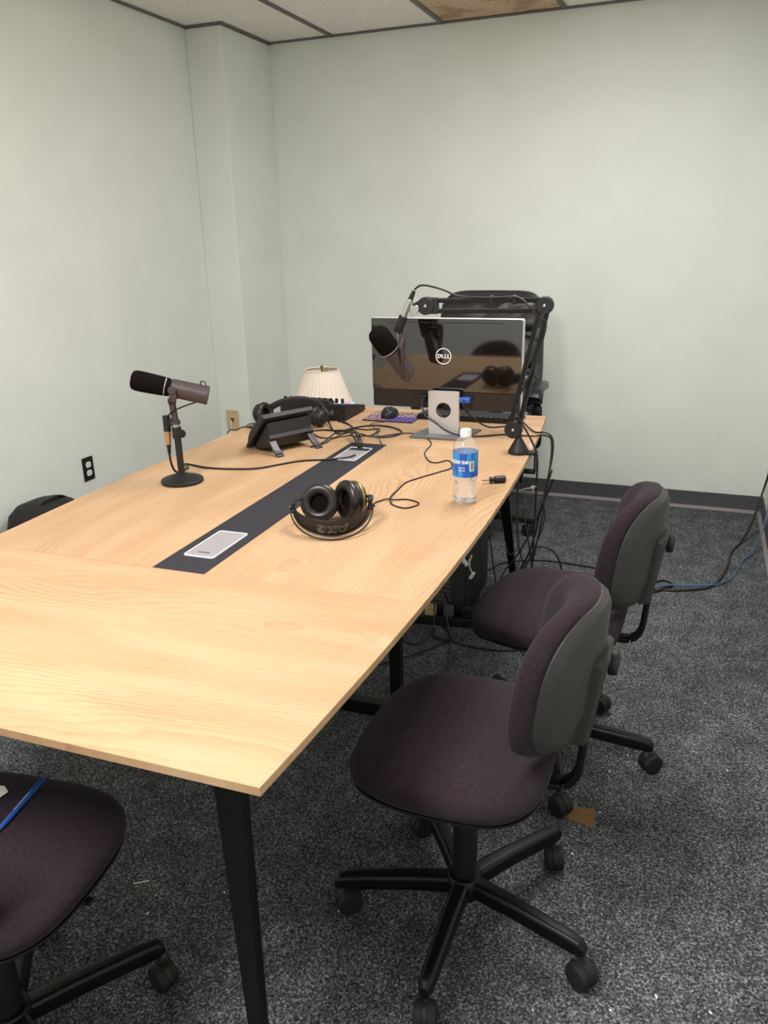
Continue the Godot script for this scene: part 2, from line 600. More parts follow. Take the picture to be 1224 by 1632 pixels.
# ---------------------------------------------------------------- room
func make_room() -> void:
	var g := Geo.new()
	g.box(Vector3((XL + XR) / 2, -0.05, (ZB + ZF) / 2), Vector3(XR - XL + 0.2, 0.1, ZF - ZB + 0.2))
	structure("floor", g, M.carpet, "grey loop-pile carpet with flecks")
	var w := 0.1
	g = Geo.new()
	g.box(Vector3((XL + XR) / 2, (H + 0.1) / 2, ZB - w / 2), Vector3(XR - XL + 0.2, H + 0.1, w))
	structure("wall_back", g, M.wall, "pale green painted wall behind the leather chair")
	g = Geo.new()
	g.box(Vector3(XL - w / 2, (H + 0.1) / 2, (ZB + ZF) / 2), Vector3(w, H + 0.1, ZF - ZB))
	structure("wall_left", g, M.wall, "pale green painted side wall with outlet")
	g = Geo.new()
	g.box(Vector3(XR + w / 2, (H + 0.1) / 2, (ZB + ZF) / 2), Vector3(w, H + 0.1, ZF - ZB))
	structure("wall_right", g, M.wall)
	g = Geo.new()
	g.box(Vector3((XL + XR) / 2, (H + 0.1) / 2, ZF + w / 2), Vector3(XR - XL + 0.2, H + 0.1, w))
	structure("wall_front", g, M.wall)
	g = Geo.new()
	g.box(Vector3((XL + XC) / 2, H / 2, (ZB + ZC) / 2), Vector3(XC - XL, H, ZC - ZB), 0.003)
	structure("wall_column", g, M.wall, "boxed-out corner column painted pale green")
	# baseboards with their toe
	var prof := PackedVector2Array([Vector2(0, 0), Vector2(0.018, 0), Vector2(0.017, 0.004), Vector2(0.008, 0.012), Vector2(0.005, 0.02), Vector2(0.005, 0.092), Vector2(0.003, 0.094), Vector2(0, 0.094)])
	var runs := [["baseboard_back", Vector3(XC, 0, ZB), Vector3(XR, 0, ZB)], ["baseboard_column", Vector3(XC, 0, ZC), Vector3(XC, 0, ZB)], ["baseboard_column_front", Vector3(XL, 0, ZC), Vector3(XC, 0, ZC)],
		["baseboard_left", Vector3(XL, 0, ZF), Vector3(XL, 0, ZC)], ["baseboard_right", Vector3(XR, 0, ZB), Vector3(XR, 0, ZF)]]
	for r in runs:
		var a: Vector3 = r[1]
		var b: Vector3 = r[2]
		var d := (b - a).normalized()
		var inward := Vector3.UP.cross(d) * -1.0
		g = Geo.new()
		g.prism(prof, 0.0, a.distance_to(b), Transform3D(Basis(inward, Vector3.UP, d), a))
		var o := structure(r[0], g, M.base, "charcoal vinyl baseboard")
		g = Geo.new()
		g.prism(PackedVector2Array([Vector2(0.0045, 0.0005), Vector2(0.022, 0.0005), Vector2(0.022, 0.005), Vector2(0.0125, 0.0145), Vector2(0.0075, 0.0165), Vector2(0.0045, 0.0165)]), 0.02, a.distance_to(b) - 0.02, Transform3D(Basis(inward, Vector3.UP, d), a))
		part("toe", g, M.base_lip, o)
	# ceiling: deck, grid bars, tiles
	g = Geo.new()
	g.box(Vector3((XL + XR) / 2, H + 0.16, (ZB + ZF) / 2), Vector3(XR - XL + 0.2, 0.1, ZF - ZB + 0.2))
	var c := structure("ceiling", g, M.white, "suspended ceiling of fissured tiles in a dark grid")
	var xs := [XL, BAR0, BAR0 + TILE, BAR0 + 2 * TILE, BAR0 + 3 * TILE, XR]
	var zs := [ZB]
	while zs[-1] + 1.2192 < ZF: zs.append(zs[-1] + 1.2192)
	zs.append(ZF)
	for i in range(1, xs.size() - 1):
		g = Geo.new()
		g.box(Vector3(xs[i], H + 0.004, (ZB + ZF) / 2), Vector3(0.024, 0.008, ZF - ZB), 0.001)
		part("grid_bar", g, M.grid, c)
	for k in range(1, zs.size() - 1):
		for i in xs.size() - 1:
			g = Geo.new()
			g.box(Vector3((xs[i] + xs[i + 1]) / 2, H + 0.004, zs[k]), Vector3(xs[i + 1] - xs[i] - 0.024, 0.008, 0.024), 0.001)
			part("grid_bar", g, M.grid, c)
	for e in [[Vector3(XC, H, ZB + 0.011), Vector3(XR, H, ZB + 0.011)], [Vector3(XC + 0.011, H, ZC), Vector3(XC + 0.011, H, ZB)], [Vector3(XL, H, ZC + 0.011), Vector3(XC + 0.022, H, ZC + 0.011)], [Vector3(XL + 0.011, H, ZF), Vector3(XL + 0.011, H, ZC)], [Vector3(XR - 0.011, H, ZB), Vector3(XR - 0.011, H, ZF)]]:
		g = Geo.new()
		g.bar(PackedVector3Array([e[0] + Vector3(0, 0.003, 0), e[1] + Vector3(0, 0.003, 0)]), 0.022, 0.006, 0.001)
		part("wall_angle", g, M.grid, c)
	for i in xs.size() - 1:
		for k in zs.size() - 1:
			if (i == 3 and k == 1) or (i == 2 and k == 3): continue
			g = Geo.new()
			var x0: float = xs[i]
			var x1: float = xs[i + 1]
			var z0: float = zs[k]
			var z1: float = zs[k + 1]
			g.box(Vector3((x0 + x1) / 2, H + 0.018, (z0 + z1) / 2), Vector3(x1 - x0 - 0.006, 0.02, z1 - z0 - 0.006), 0.001)
			part("tile", g, M.stained if (i == 2 and k == 0) else M.tile, c, 35.0, "tan water-stained ceiling tile" if (i == 2 and k == 0) else "")

func make_outlets() -> void:
	var t := thing("wall_outlet", "black double power outlet with white sockets on the side wall", "outlet", Vector3(XL, 0.445, -2.048), PI / 2)
	var g := Geo.new()
	g.prism(Geo.rrect(0.068, 0.108, 0.004, 2), 0.0, 0.006, Transform3D.IDENTITY, 0.0015)
	part("cover_plate", g, M.black, t)
	for s in [-1, 1]:
		g = Geo.new()
		var o := PackedVector2Array()
		for j in 24:
			var a := TAU * j / 24
			o.append(Vector2(0.0165 * cos(a), clampf(0.0165 * sin(a), -0.0135, 0.0135) + s * 0.0195))
		g.prism(o, 0.004, 0.0078, Transform3D.IDENTITY, 0.0006)
		var f := part("socket", g, M.white, t)
		g = Geo.new()
		g.box(Vector3(-0.006, s * 0.0195 + 0.003, 0.0079), Vector3(0.0022, 0.008, 0.0006))
		g.box(Vector3(0.006, s * 0.0195 + 0.003, 0.0079), Vector3(0.0022, 0.0065, 0.0006))
		g.cyl(Vector3(0, s * 0.0195 - 0.007, 0.0076), Vector3(0, s * 0.0195 - 0.007, 0.0082), 0.0024, 10)
		part("slots", g, M.black, f)
	t = thing("phone_jack", "tan telephone jack plate with a white cord on the column", "wall plate", Vector3(-1.988, 0.442, ZC), 0.0)
	g = Geo.new()
	g.prism(Geo.rrect(0.077, 0.113, 0.005, 2), 0.0, 0.007, Transform3D.IDENTITY, 0.002)
	part("cover_plate", g, M.tan, t)
	g = Geo.new()
	g.box(Vector3(0, 0.0, 0.008), Vector3(0.018, 0.02, 0.004), 0.001)
	part("socket", g, M.black, t)
	g = Geo.new()
	g.tube(Geo.spline([Vector3(0, -0.002, 0.008), Vector3(0, -0.006, 0.022), Vector3(-0.001, -0.03, 0.024), Vector3(0.001, -0.09, 0.02), Vector3(0.0, -0.2, 0.022), Vector3(0.01, -0.35, 0.03), Vector3(0.03, -0.436, 0.06), Vector3(0.12, -0.439, 0.16)], 6), 0.0026, 6)
	part("cord", g, M.white, t)
	# scuffs on the wall are specks of chipped paint
	for q in [[Vector3(0.0137, 1.6334, ZB), 0.004], [Vector3(0.42, 1.03, ZB), 0.003]]:
		g = Geo.new()
		g.cyl(q[0], q[0] + Vector3(0, 0, 0.0012), q[1], 7)
		single("wall_nick", g, M.white, "tiny white chip of paint high on the back wall" if q[1] > 0.0035 else "tiny pale chip of paint lower on the back wall", "paint chip")

# ---------------------------------------------------------------- table
func bulge(z: float) -> float:
	var t := 2.0 * -z / TABLE_L - 1.0
	return BULGE * (1.0 - t * t)

func wood_panel(called: String, o: PackedVector2Array, parent: Node3D, across: bool, off: Vector2) -> void:
	# outline in table x,z ; grain along x when across, along z otherwise
	var g := Geo.new()
	var xf := Transform3D(Basis(Vector3.RIGHT, Vector3(0, 0, 1), Vector3.DOWN), Vector3(0, TOP, 0))
	g.prism(o, 0.0, 0.0145, xf, 0.0007)
	for i in g.v.size():
		var p := g.v[i]
		var w := Vector2(p.x, p.z) if across else Vector2(p.z, p.x)
		g.uv[i] = Vector2(absf(w.x), absf(w.y)) / 1.2 + off
	part(called, g, M.wood, parent)

func make_table() -> void:
	var t := thing("conference_table", "long light-wood conference table with a dark cable strip down the middle", "table", Vector3.ZERO, TABLE_YAW)
	var gap := 0.0007
	var mx := -TABLE_W / 2
	var sw := 0.065
	for e in [[0.0, -SEAM + gap, Vector2(0.02, 0.02)], [-TABLE_L + SEAM - gap, -TABLE_L, Vector2(0.03, -1.05)]]:
		var o := PackedVector2Array()
		for k in 13:
			var z: float = lerpf(e[0], e[1], k / 12.0)
			o.append(Vector2(bulge(z), z))
		for k in 13:
			var z: float = lerpf(e[1], e[0], k / 12.0)
			o.append(Vector2(-TABLE_W - bulge(z), z))
		wood_panel("end_panel", o, t, true, e[2])
	for s in [1, -1]:
		var o := PackedVector2Array()
		for k in 25:
			var z := lerpf(-SEAM - gap, -TABLE_L + SEAM + gap, k / 24.0)
			o.append(Vector2(bulge(z) if s > 0 else -TABLE_W - bulge(z), z))
		o.append(Vector2(mx + s * (sw + gap), -TABLE_L + SEAM + gap))
		o.append(Vector2(mx + s * (sw + gap), -SEAM - gap))
		wood_panel("side_panel", o, t, false, Vector2(-0.35, 0.1 if s > 0 else -0.1))
	var g := Geo.new()
	var zn := -SEAM - gap
	var zf := -TABLE_L + SEAM + gap
	g.box(Vector3(mx, TOP - 0.0076, (zn + zf) / 2), Vector3(2 * sw, 0.0148, zn - zf), 0.0006)
	part("cable_strip", g, M.strip, t, 35.0, "matt charcoal strip let into the table top")
	# two flush cable boxes
	for e in [[-0.742, false], [-1.588, true]]:
		var zc: float = e[0]
		g = Geo.new()
		var xf := Transform3D(Basis(Vector3.RIGHT, -PI / 2), Vector3(mx, TOP, zc))
		g.ringplate(Geo.rrect(0.079, 0.163, 0.008, 4), Geo.rrect(0.072, 0.156, 0.006, 4), -0.004, 0.0022, xf)
		var fr := part("cable_box", g, M.silver, t, 35.0, "flush silver cable box frame")
		g = Geo.new()
		var ln := 0.150 if not e[1] else 0.118
		var oz := 0.0 if not e[1] else -0.016
		g.prism(Geo.rrect(0.0715, ln, 0.005, 3), -0.001, 0.0012, xf * Transform3D(Basis.IDENTITY, Vector3(0, oz, 0)), 0.0004)
		part("lid", g, M.alu_lid, fr)
		g = Geo.new()
		g.box(Vector3(mx, TOP + 0.0014, zc + (0.055 if not e[1] else 0.045)), Vector3(0.03, 0.0008, 0.006), 0.0002)
		part("finger_notch", g, M.alu_dark, fr)
	# splayed tapered legs
	for sx in [0, 1]:
		for sz in [0, 1]:
			g = Geo.new()
			var rings := []
			for e in [[0.736, -0.13, -0.15, 0.052, 0.032], [0.0, -0.07, -0.062, 0.022, 0.018]]:
				var ring := PackedVector3Array()
				for q in Geo.rrect(e[3], e[4], 0.003, 2):
					var x: float = e[1] - e[3] / 2 + q.x
					var z: float = e[2] - e[4] / 2 + q.y
					if sx == 1: x = -TABLE_W - x
					if sz == 1: z = -TABLE_L - z
					ring.append(Vector3(x, e[0], z))
				rings.append(ring)
			g.loft(rings)
			part("leg", g, M.black_metal, t)
	# apron rails under the top and the middle support
	for s in [0, 1]:
		g = Geo.new()
		var x := -0.16 if s == 0 else -TABLE_W + 0.16
		g.box(Vector3(x, TOP - 0.0345, -TABLE_L / 2), Vector3(0.03, 0.04, TABLE_L - 0.36), 0.002)
		part("side_rail", g, M.black_metal, t)
	for z in [-0.165, -1.27, -TABLE_L + 0.165]:
		g = Geo.new()
		g.box(Vector3(-TABLE_W / 2, TOP - 0.0345, z), Vector3(TABLE_W - 0.35, 0.04, 0.03), 0.002)
		part("cross_rail", g, M.black_metal, t)
	for x in [-0.262, -TABLE_W + 0.262]:
		g = Geo.new()
		g.box(Vector3(x, 0.35, -1.27), Vector3(0.034, 0.70, 0.034), 0.002)
		part("post", g, M.black_metal, t)
	g = Geo.new()
	g.box(Vector3(-TABLE_W / 2, 0.0245, -1.27), Vector3(TABLE_W - 0.56, 0.045, 0.04), 0.003)
	part("foot_rail", g, M.black_metal, t)

# ---------------------------------------------------------------- task chairs
func curved(p: Vector2, y: float) -> Vector3:
	return Vector3(p.x, y, p.y)

func caster_into(leg: Node3D, at: Vector3, yaw: float) -> void:
	# twin-wheel caster with hood; "at" is the stem's top, floor at y = 0
	var g := Geo.new()
	var b := Basis(Vector3.UP, yaw)
	var ax := b * Vector3.RIGHT
	var back := b * Vector3(0, 0, 0.014)
	var c := Vector3(at.x, 0.0285, at.z) + back
	for s in [-1, 1]:
		var a: Vector3 = c + ax * (s * 0.0006)
		var e: Vector3 = c + ax * (s * 0.0255)
		g.lathe([Vector2(0.012, 0), Vector2(0.027, 0.0005), Vector2(0.0284, 0.003), Vector2(0.0284, 0.014), Vector2(0.026, 0.0195), Vector2(0.018, 0.0215), Vector2(0.0, 0.0215)], 22, Geo.along(a, e))
	var w := part("caster", g, M.rubber, leg)
	g = Geo.new()
	var o := PackedVector2Array()
	for k in 13:
		var a := PI * k / 12.0 + 0.15
		o.append(Vector2(cos(a), sin(a)) * 0.0305)
	for k in 13:
		var a := PI * (12 - k) / 12.0 + 0.15
		o.append(Vector2(cos(a), sin(a)) * 0.019)
	g.prism(o, -0.004, 0.004, Transform3D(Basis(b * Vector3.BACK, Vector3.UP, -ax), c), 0.0008)
	part("hood", g, M.black, w)
	g = Geo.new()
	g.cyl(Vector3(at.x, 0.052, at.z), Vector3(at.x, at.y, at.z), 0.0055, 10)
	part("stem", g, M.steel, w)

func make_task_chair(label: String, at: Vector3, turn: float, leg0: float, caster_turn: Array, seat_off := Vector2.ZERO) -> Node3D:
	# leg0: room angle (from +x towards +z) of the first leg
	var t := thing("task_chair", label, "chair", at, turn, "armless task chairs around the table")
	var g := Geo.new()
	# seat cushion
	var outl := Geo.superell(0.224, 0.198, 3.5, 60)
	var rings := []
	for e in [[0.03, 0.0], [0.008, 0.004], [0.0, 0.016], [0.0, 0.03], [0.006, 0.043], [0.018, 0.053], [0.04, 0.061], [0.075, 0.067], [0.12, 0.07], [0.165, 0.071]]:
		var ring := PackedVector3Array()
		for q in outl:
			var k: float = 1.0 - e[0] / 0.2
			var p := q * k
			if p.y < 0.0: p.x *= 1.0 - 0.16 * pow(-p.y / 0.198, 2.0)
			var y: float = 0.425 + e[1]
			y -= 0.028 * pow(clampf((-p.y - 0.09) / 0.12, 0.0, 1.0), 1.6)
			y -= 0.007 * exp(-(p.x * p.x + (p.y - 0.02) * (p.y - 0.02)) / 0.012)
			ring.append(Vector3(p.x + seat_off.x, y, p.y + seat_off.y))
		rings.append(ring)
	g.loft(rings)
	part("seat", g, M.fabric, t, 50.0, "dark purple woven seat pad")
	g = Geo.new()
	rings = []
	for e in [[0.06, -0.016], [0.026, -0.012], [0.004, 0.004], [0.003, 0.010]]:
		var ring := PackedVector3Array()
		for q in outl:
			var p: Vector2 = q * (1.0 - e[0] / 0.2)
			if p.y < 0.0: p.x *= 1.0 - 0.16 * pow(-p.y / 0.198, 2.0)
			var y: float = 0.421 + e[1] - 0.028 * pow(clampf((-p.y - 0.09) / 0.12, 0.0, 1.0), 1.6)
			ring.append(Vector3(p.x + seat_off.x, y, p.y + seat_off.y))
		rings.append(ring)
	g.loft(rings)
	part("seat_pan", g, M.black, t)
	g = Geo.new()
	g.box(Vector3(seat_off.x * 0.5, 0.398, 0.03), Vector3(0.11, 0.024, 0.17), 0.004)
	part("mechanism", g, M.black_metal, t)
	g = Geo.new()
	g.tube(Geo.spline([Vector3(0.05, 0.395, -0.01), Vector3(0.12, 0.392, -0.015), Vector3(0.175, 0.386, -0.02)], 5), 0.004, 8)
	g.box(Vector3(0.185, 0.385, -0.021), Vector3(0.04, 0.007, 0.018), 0.003)
	part("height_lever", g, M.black, t)
	# gas column
	g = Geo.new()
	g.lathe([Vector2(0.026, 0.095), Vector2(0.026, 0.25), Vector2(0.024, 0.256), Vector2(0.0145, 0.257), Vector2(0.0145, 0.39)], 20)
	part("column", g, M.black, t)
	# five-star base
	g = Geo.new()
	g.lathe([Vector2(0.02, 0.062), Vector2(0.04, 0.07), Vector2(0.044, 0.085), Vector2(0.042, 0.105), Vector2(0.034, 0.116), Vector2(0.027, 0.118)], 24)
	part("hub", g, M.black_metal, t)
	for k in 5:
		var a := leg0 + TAU * k / 5.0 + turn
		var d := Vector3(cos(a), 0, sin(a))
		g = Geo.new()
		var lr := []
		for e in [[0.02, 0.092, 0.040, 0.042], [0.12, 0.094, 0.036, 0.040], [0.245, 0.089, 0.031, 0.040], [0.272, 0.087, 0.029, 0.036], [0.283, 0.083, 0.020, 0.024]]:
			var ring := PackedVector3Array()
			var side := d.cross(Vector3.UP)
			for q in Geo.rrect(e[2], e[3], 0.011, 4):
				ring.append(d * e[0] + side * q.x + Vector3(0, e[1] + q.y, 0))
			lr.append(ring)
		g.loft(lr)
		var leg := part("leg", g, M.black_metal, t)
		caster_into(leg, d * 0.268 + Vector3(0, 0.075, 0), caster_turn[k] - turn)
	# J-shaped back bar
	g = Geo.new()
	g.bar(Geo.spline([Vector3(0, 0.396, 0.05), Vector3(0, 0.394, 0.13), Vector3(0, 0.393, 0.175), Vector3(0, 0.400, 0.203), Vector3(0, 0.425, 0.221), Vector3(0, 0.47, 0.228), Vector3(0, 0.56, 0.234), Vector3(0, 0.66, 0.240), Vector3(0, 0.71, 0.243)], 5), 0.036, 0.016, 0.006, Vector3(0, 0.3, 1))
	part("back_bar", g, M.black_metal, t)
	# backrest pad: outline x (width), y (height), bent about the upright
	var bo := Geo.superell(0.168, 0.157, 3.0, 64)
	var bend := func(p: Vector2, z: float) -> Vector3:
		var hx := absf(p.x) - 0.045
		var zz := z - 0.28 * (hx + sqrt(hx * hx + 0.0006)) - 0.10 * pow(maxf(0.0, -p.y - 0.02), 1.3)
		return Vector3(p.x, 0.661 + p.y, 0.204 + zz + p.y * 0.12)
	rings = []
	for e in [[0.012, 0.022], [0.002, 0.016], [0.0, 0.006], [0.0, -0.006], [0.004, -0.017], [0.014, -0.026], [0.03, -0.032], [0.06, -0.036], [0.1, -0.038], [0.14, -0.0385], [0.17, -0.0385]]:
		var ring := PackedVector3Array()
		for q in bo:
			var p: Vector2 = q * (1.0 - e[0] / 0.19)
			if p.y > 0.0: p.x *= 1.0 - 0.16 * pow(p.y / 0.157, 2.0)
			ring.append(bend.call(p, e[1]))
		rings.append(ring)
	g = Geo.new()
	g.loft(rings)
	var pad := part("backrest", g, M.fabric, t, 50.0, "dark purple woven back pad, worn at the edge")
	rings = []
	for e in [[0.012, 0.014], [0.010, 0.024], [0.020, 0.036], [0.036, 0.043], [0.10, 0.047], [0.17, 0.048]]:
		var ring := PackedVector3Array()
		for q in bo:
			var p: Vector2 = q * (1.0 - e[0] / 0.19)
			if p.y > 0.0: p.x *= 1.0 - 0.16 * pow(p.y / 0.157, 2.0)
			ring.append(bend.call(p, e[1]))
		rings.append(ring)
	g = Geo.new()
	g.loft(rings)
	var sh := part("back_shell", g, M.shell, pad, 28.0, "scuffed grey-black plastic back shell")
	g = Geo.new()
	rings = []
	for e in [[1.0, 0.040], [0.98, 0.060], [0.90, 0.066]]:
		var ring := PackedVector3Array()
		for q in [Vector2(-0.052, -0.14), Vector2(0.052, -0.14), Vector2(0.056, 0.03), Vector2(0.050, 0.045), Vector2(-0.050, 0.045), Vector2(-0.056, 0.03)]:
			var p: Vector2 = q * e[0]
			ring.append(bend.call(p, e[1]))
		rings.append(ring)
	g.loft(rings)
	part("bar_housing", g, M.shell, sh, 20.0)
	g = Geo.new()
	g.cyl(Vector3(0, 0.680, 0.240), Vector3(0, 0.678, 0.272), 0.008, 12)
	g.lathe([Vector2(0.012, 0), Vector2(0.023, 0.002), Vector2(0.0245, 0.006), Vector2(0.0245, 0.014), Vector2(0.021, 0.019), Vector2(0, 0.0205)], 20, Geo.along(Vector3(0, 0.678, 0.263), Vector3(0, 0.676, 0.285)))
	part("knob", g, M.black, t)
	return t

# ---------------------------------------------------------------- leather chair
func pad_rings(outl: PackedVector2Array, prof: Array, half: float, place: Callable) -> Array:
	var rings := []
	for e in prof:
		var ring := PackedVector3Array()
		for q in outl: ring.append(place.call(q * (1.0 - e[0] / half), e[1]))
		rings.append(ring)
	return rings

func make_leather_chair() -> void:
	var t := thing("leather_chair", "black leather high-back executive chair behind the monitor", "chair", Vector3(-0.49, 0, -2.93), PI)
	var g := Geo.new()
	# local frame: front is -z, so the chair looks at the table after its half turn
	var puff := [[0.05, -0.05], [0.01, -0.04], [0.0, -0.02], [0.0, 0.0], [0.008, 0.018], [0.025, 0.03], [0.06, 0.037], [0.11, 0.04], [0.17, 0.041]]
	g.loft(pad_rings(Geo.superell(0.25, 0.25, 4.0, 48), puff, 0.25, func(p: Vector2, h: float) -> Vector3: return Vector3(p.x, 0.475 + h - 0.02 * pow(maxf(0.0, -p.y / 0.25), 3.0), p.y)))
	part("seat", g, M.leather, t, 55.0)
	# backrest: three stacked puffed rolls over a shell
	var place := func(p: Vector2, h: float, cy: float) -> Vector3:
		var y := cy + p.y
		return Vector3(p.x, y, 0.205 + (y - 0.5) * 0.17 - h - 0.35 * p.x * p.x)
	g = Geo.new()
	var sh := [[0.03, -0.035], [0.0, -0.02], [0.0, 0.0], [0.03, 0.012]]
	g.loft(pad_rings(Geo.superell(0.272, 0.36, 6.5, 72), sh, 0.3, func(p: Vector2, h: float) -> Vector3: return place.call(Vector2(p.x * (1.0 - 0.06 * maxf(0.0, p.y / 0.36)), p.y), h, 0.80)))
	var back := part("backrest", g, M.leather, t, 55.0)
	for e in [[1.05, 0.252, 0.088], [0.875, 0.258, 0.088], [0.70, 0.258, 0.092], [0.545, 0.252, 0.075]]:
		g = Geo.new()
		var pr := [[0.02, 0.0], [0.0, 0.012], [0.004, 0.03], [0.014, 0.045], [0.03, 0.055], [0.05, 0.06], [0.075, 0.062]]
		g.loft(pad_rings(Geo.superell(e[1], e[2], 4.2, 56), pr, 0.09, func(p: Vector2, h: float) -> Vector3:
			var q := Vector2(p.x, p.y)
			var wr := 0.006 * sin(q.x * 48.0 + q.y * 30.0 + e[0] * 20.0) * exp(-q.y * q.y / 0.006)
			return place.call(q, h + wr, e[0])))
		part("cushion_roll", g, M.leather, back, 60.0)
	for s in [-1, 1]:
		g = Geo.new()
		var x: float = s * 0.285
		g.bar(Geo.spline([Vector3(s * 0.22, 0.44, 0.06), Vector3(x, 0.46, 0.04), Vector3(x + s * 0.01, 0.56, 0.0), Vector3(x + s * 0.012, 0.66, -0.015), Vector3(x + s * 0.012, 0.72, 0.0), Vector3(x + s * 0.01, 0.735, 0.06), Vector3(x, 0.72, 0.15), Vector3(s * 0.25, 0.69, 0.22)], 5), 0.05, 0.03, 0.013)
		var arm := part("armrest", g, M.black, t, 50.0)
		g = Geo.new()
		g.bar(Geo.spline([Vector3(x + s * 0.012, 0.715, -0.125), Vector3(x + s * 0.012, 0.742, -0.09), Vector3(x + s * 0.012, 0.75, 0.0), Vector3(x + s * 0.008, 0.748, 0.09), Vector3(x, 0.73, 0.14)], 5), 0.075, 0.034, 0.016)
		part("arm_pad", g, M.leather, arm, 55.0)
	g = Geo.new()
	g.box(Vector3(0, 0.405, 0.02), Vector3(0.2, 0.03, 0.24), 0.005)
	part("mechanism", g, M.black_metal, t)
	g = Geo.new()
	g.lathe([Vector2(0.028, 0.1), Vector2(0.028, 0.26), Vector2(0.015, 0.262), Vector2(0.015, 0.4)], 18)
	part("column", g, M.black, t)
	g = Geo.new()
	g.lathe([Vector2(0.03, 0.065), Vector2(0.048, 0.075), Vector2(0.046, 0.12), Vector2(0.03, 0.13)], 20)
	part("hub", g, M.black, t)
	for k in 5:
		var a := -0.12 + TAU * k / 5.0 + PI
		var d := Vector3(cos(a), 0, sin(a))
		g = Geo.new()
		g.bar(PackedVector3Array([d * 0.02 + Vector3(0, 0.105, 0), d * 0.15 + Vector3(0, 0.1, 0), d * 0.30 + Vector3(0, 0.082, 0)]), 0.045, 0.035, 0.01)
		var leg := part("leg", g, M.black, t)
		caster_into(leg, d * 0.275 + Vector3(0, 0.075, 0), 0.6 + k)

# ---------------------------------------------------------------- things on the table
func on_table(called: String, label: String, category: String, x: float, z: float, a := 0.0, group := "") -> Node3D:
	return thing(called, label, category, T(x, TOP, z), TABLE_YAW + a, group)

func flat_text(s: String, size: float, depth: float, bold := true, font := "Droid Sans") -> TextMesh:
	var f := SystemFont.new()
	f.font_names = PackedStringArray([font])
	f.font_weight = 700 if bold else 400
	var tm := TextMesh.new()
	tm.text = s
	tm.font = f
	tm.font_size = 32
	tm.pixel_size = size / 32.0
	tm.depth = depth
	tm.curve_step = 1.0
	return tm

func make_monitor() -> void:
	# frame centred under the screen; the back looks at +z
	var t := on_table("computer_monitor", "flat computer monitor seen from its glossy dark back, round DELL emblem", "monitor", -0.3, -1.93)
	var g := Geo.new()
	var w := 0.541
	g.box(Vector3(0, 0.247, -0.024), Vector3(w, 0.311, 0.022), 0.004)
	part("bezel", g, M.alu, t)
	g = Geo.new()
	g.box(Vector3(0, 0.250, -0.0358), Vector3(w - 0.02, 0.29, 0.002))
	part("screen", g, M.screen, t)
	g = Geo.new()
	g.prism(Geo.rrect(w - 0.006, 0.248, 0.004, 2), -0.014, 0.0, Transform3D(Basis.IDENTITY, Vector3(0, 0.277, 0)), 0.002)
	var back := part("back_panel", g, M.gloss, t, 35.0, "mirror-glossy dark brown back cover")
	g = Geo.new()
	g.prism(Geo.rrect(w - 0.008, 0.0615, 0.003, 2), -0.014, -0.004, Transform3D(Basis.IDENTITY, Vector3(0, 0.1222, 0)), 0.001)
	part("lower_cover", g, M.dark_band, t)
	g = Geo.new()
	g.box(Vector3(0.0, 0.3885, 0.0003), Vector3(0.40, 0.0022, 0.0008))
	part("vent_slot", g, M.black, back)
	g = Geo.new()
	g.torus(0.0265, 0.0016, Transform3D(Basis(Vector3.RIGHT, PI / 2), Vector3(-0.003, 0.275, 0.0006)), 40, 8, 0.5)
	var ring := part("emblem_ring", g, M.white, back)
	g = Geo.new()
	var tm := flat_text("D", 0.0195, 0.0012)
	var xs := [-0.0165, -0.0045, 0.0085, 0.0185]
	var ch := "DELL"
	for i in 4:
		tm = flat_text(ch[i], 0.0195, 0.0012)
		var r := Basis(Vector3.BACK, 0.5 if i == 1 else 0.0)
		g.add(tm, Transform3D(r, Vector3(-0.003 + xs[i] * 0.96, 0.275, 0.0008)))
	part("emblem_letters", g, M.white, ring)
	# ports with a blue video plug
	g = Geo.new()
	g.box(Vector3(0.078, 0.128, 0.012), Vector3(0.038, 0.018, 0.034), 0.003)
	part("video_plug", g, M.blue, t, 35.0, "blue video plug")
	g = Geo.new()
	g.box(Vector3(-0.075, 0.128, 0.006), Vector3(0.026, 0.022, 0.02), 0.003)
	part("power_plug", g, M.black, t)
	# neck plate with a round cable hole
	g = Geo.new()
	var outer := PackedVector2Array()
	var inner := PackedVector2Array()
	for k in 40:
		var a := TAU * k / 40.0 + PI / 40.0
		var c := Vector2(cos(a), sin(a))
		var m := minf(0.055 / absf(c.x), (0.066 if c.y > 0.0 else 0.088) / maxf(absf(c.y), 1e-4))
		outer.append(c * m)
		inner.append(c * 0.0245)
	g.ringplate(outer, inner, 0.022, 0.034, Transform3D(Basis.IDENTITY, Vector3(0.007, 0.0935, 0)))
	part("neck", g, M.alu, t)
	g = Geo.new()
	g.torus(0.0245, 0.0022, Transform3D(Basis(Vector3.RIGHT, PI / 2), Vector3(0.007, 0.0935, 0.034)), 32, 6)
	part("hole_rim", g, M.black, t)
	g = Geo.new()
	g.box(Vector3(0.007, 0.125, 0.008), Vector3(0.08, 0.03, 0.03), 0.002)
	part("bracket", g, M.black, t)
	g = Geo.new()
	g.prism(PackedVector2Array([Vector2(-0.102, -0.088), Vector2(0.087, -0.088), Vector2(0.118, 0.075), Vector2(-0.072, 0.080)]), 0.0, 0.008, Transform3D(Basis(Vector3.RIGHT, -PI / 2), Vector3(0.0, 0.0, 0.0)), 0.001)
	part("stand_base", g, M.alu_dark, t)

func cable(called: String, label: String, pts: Array, r: float, m: Material, group := "", n := 6, seg := 7) -> void:
	# pts: room coordinates
	var o: Vector3 = pts[0]
	var q := []
	for p in pts: q.append(p - o)
	var g := Geo.new()
	g.tube(Geo.spline(q, n), r, seg)
	single(called, g, m, label, "cable", o, 0.0, group, 60.0)

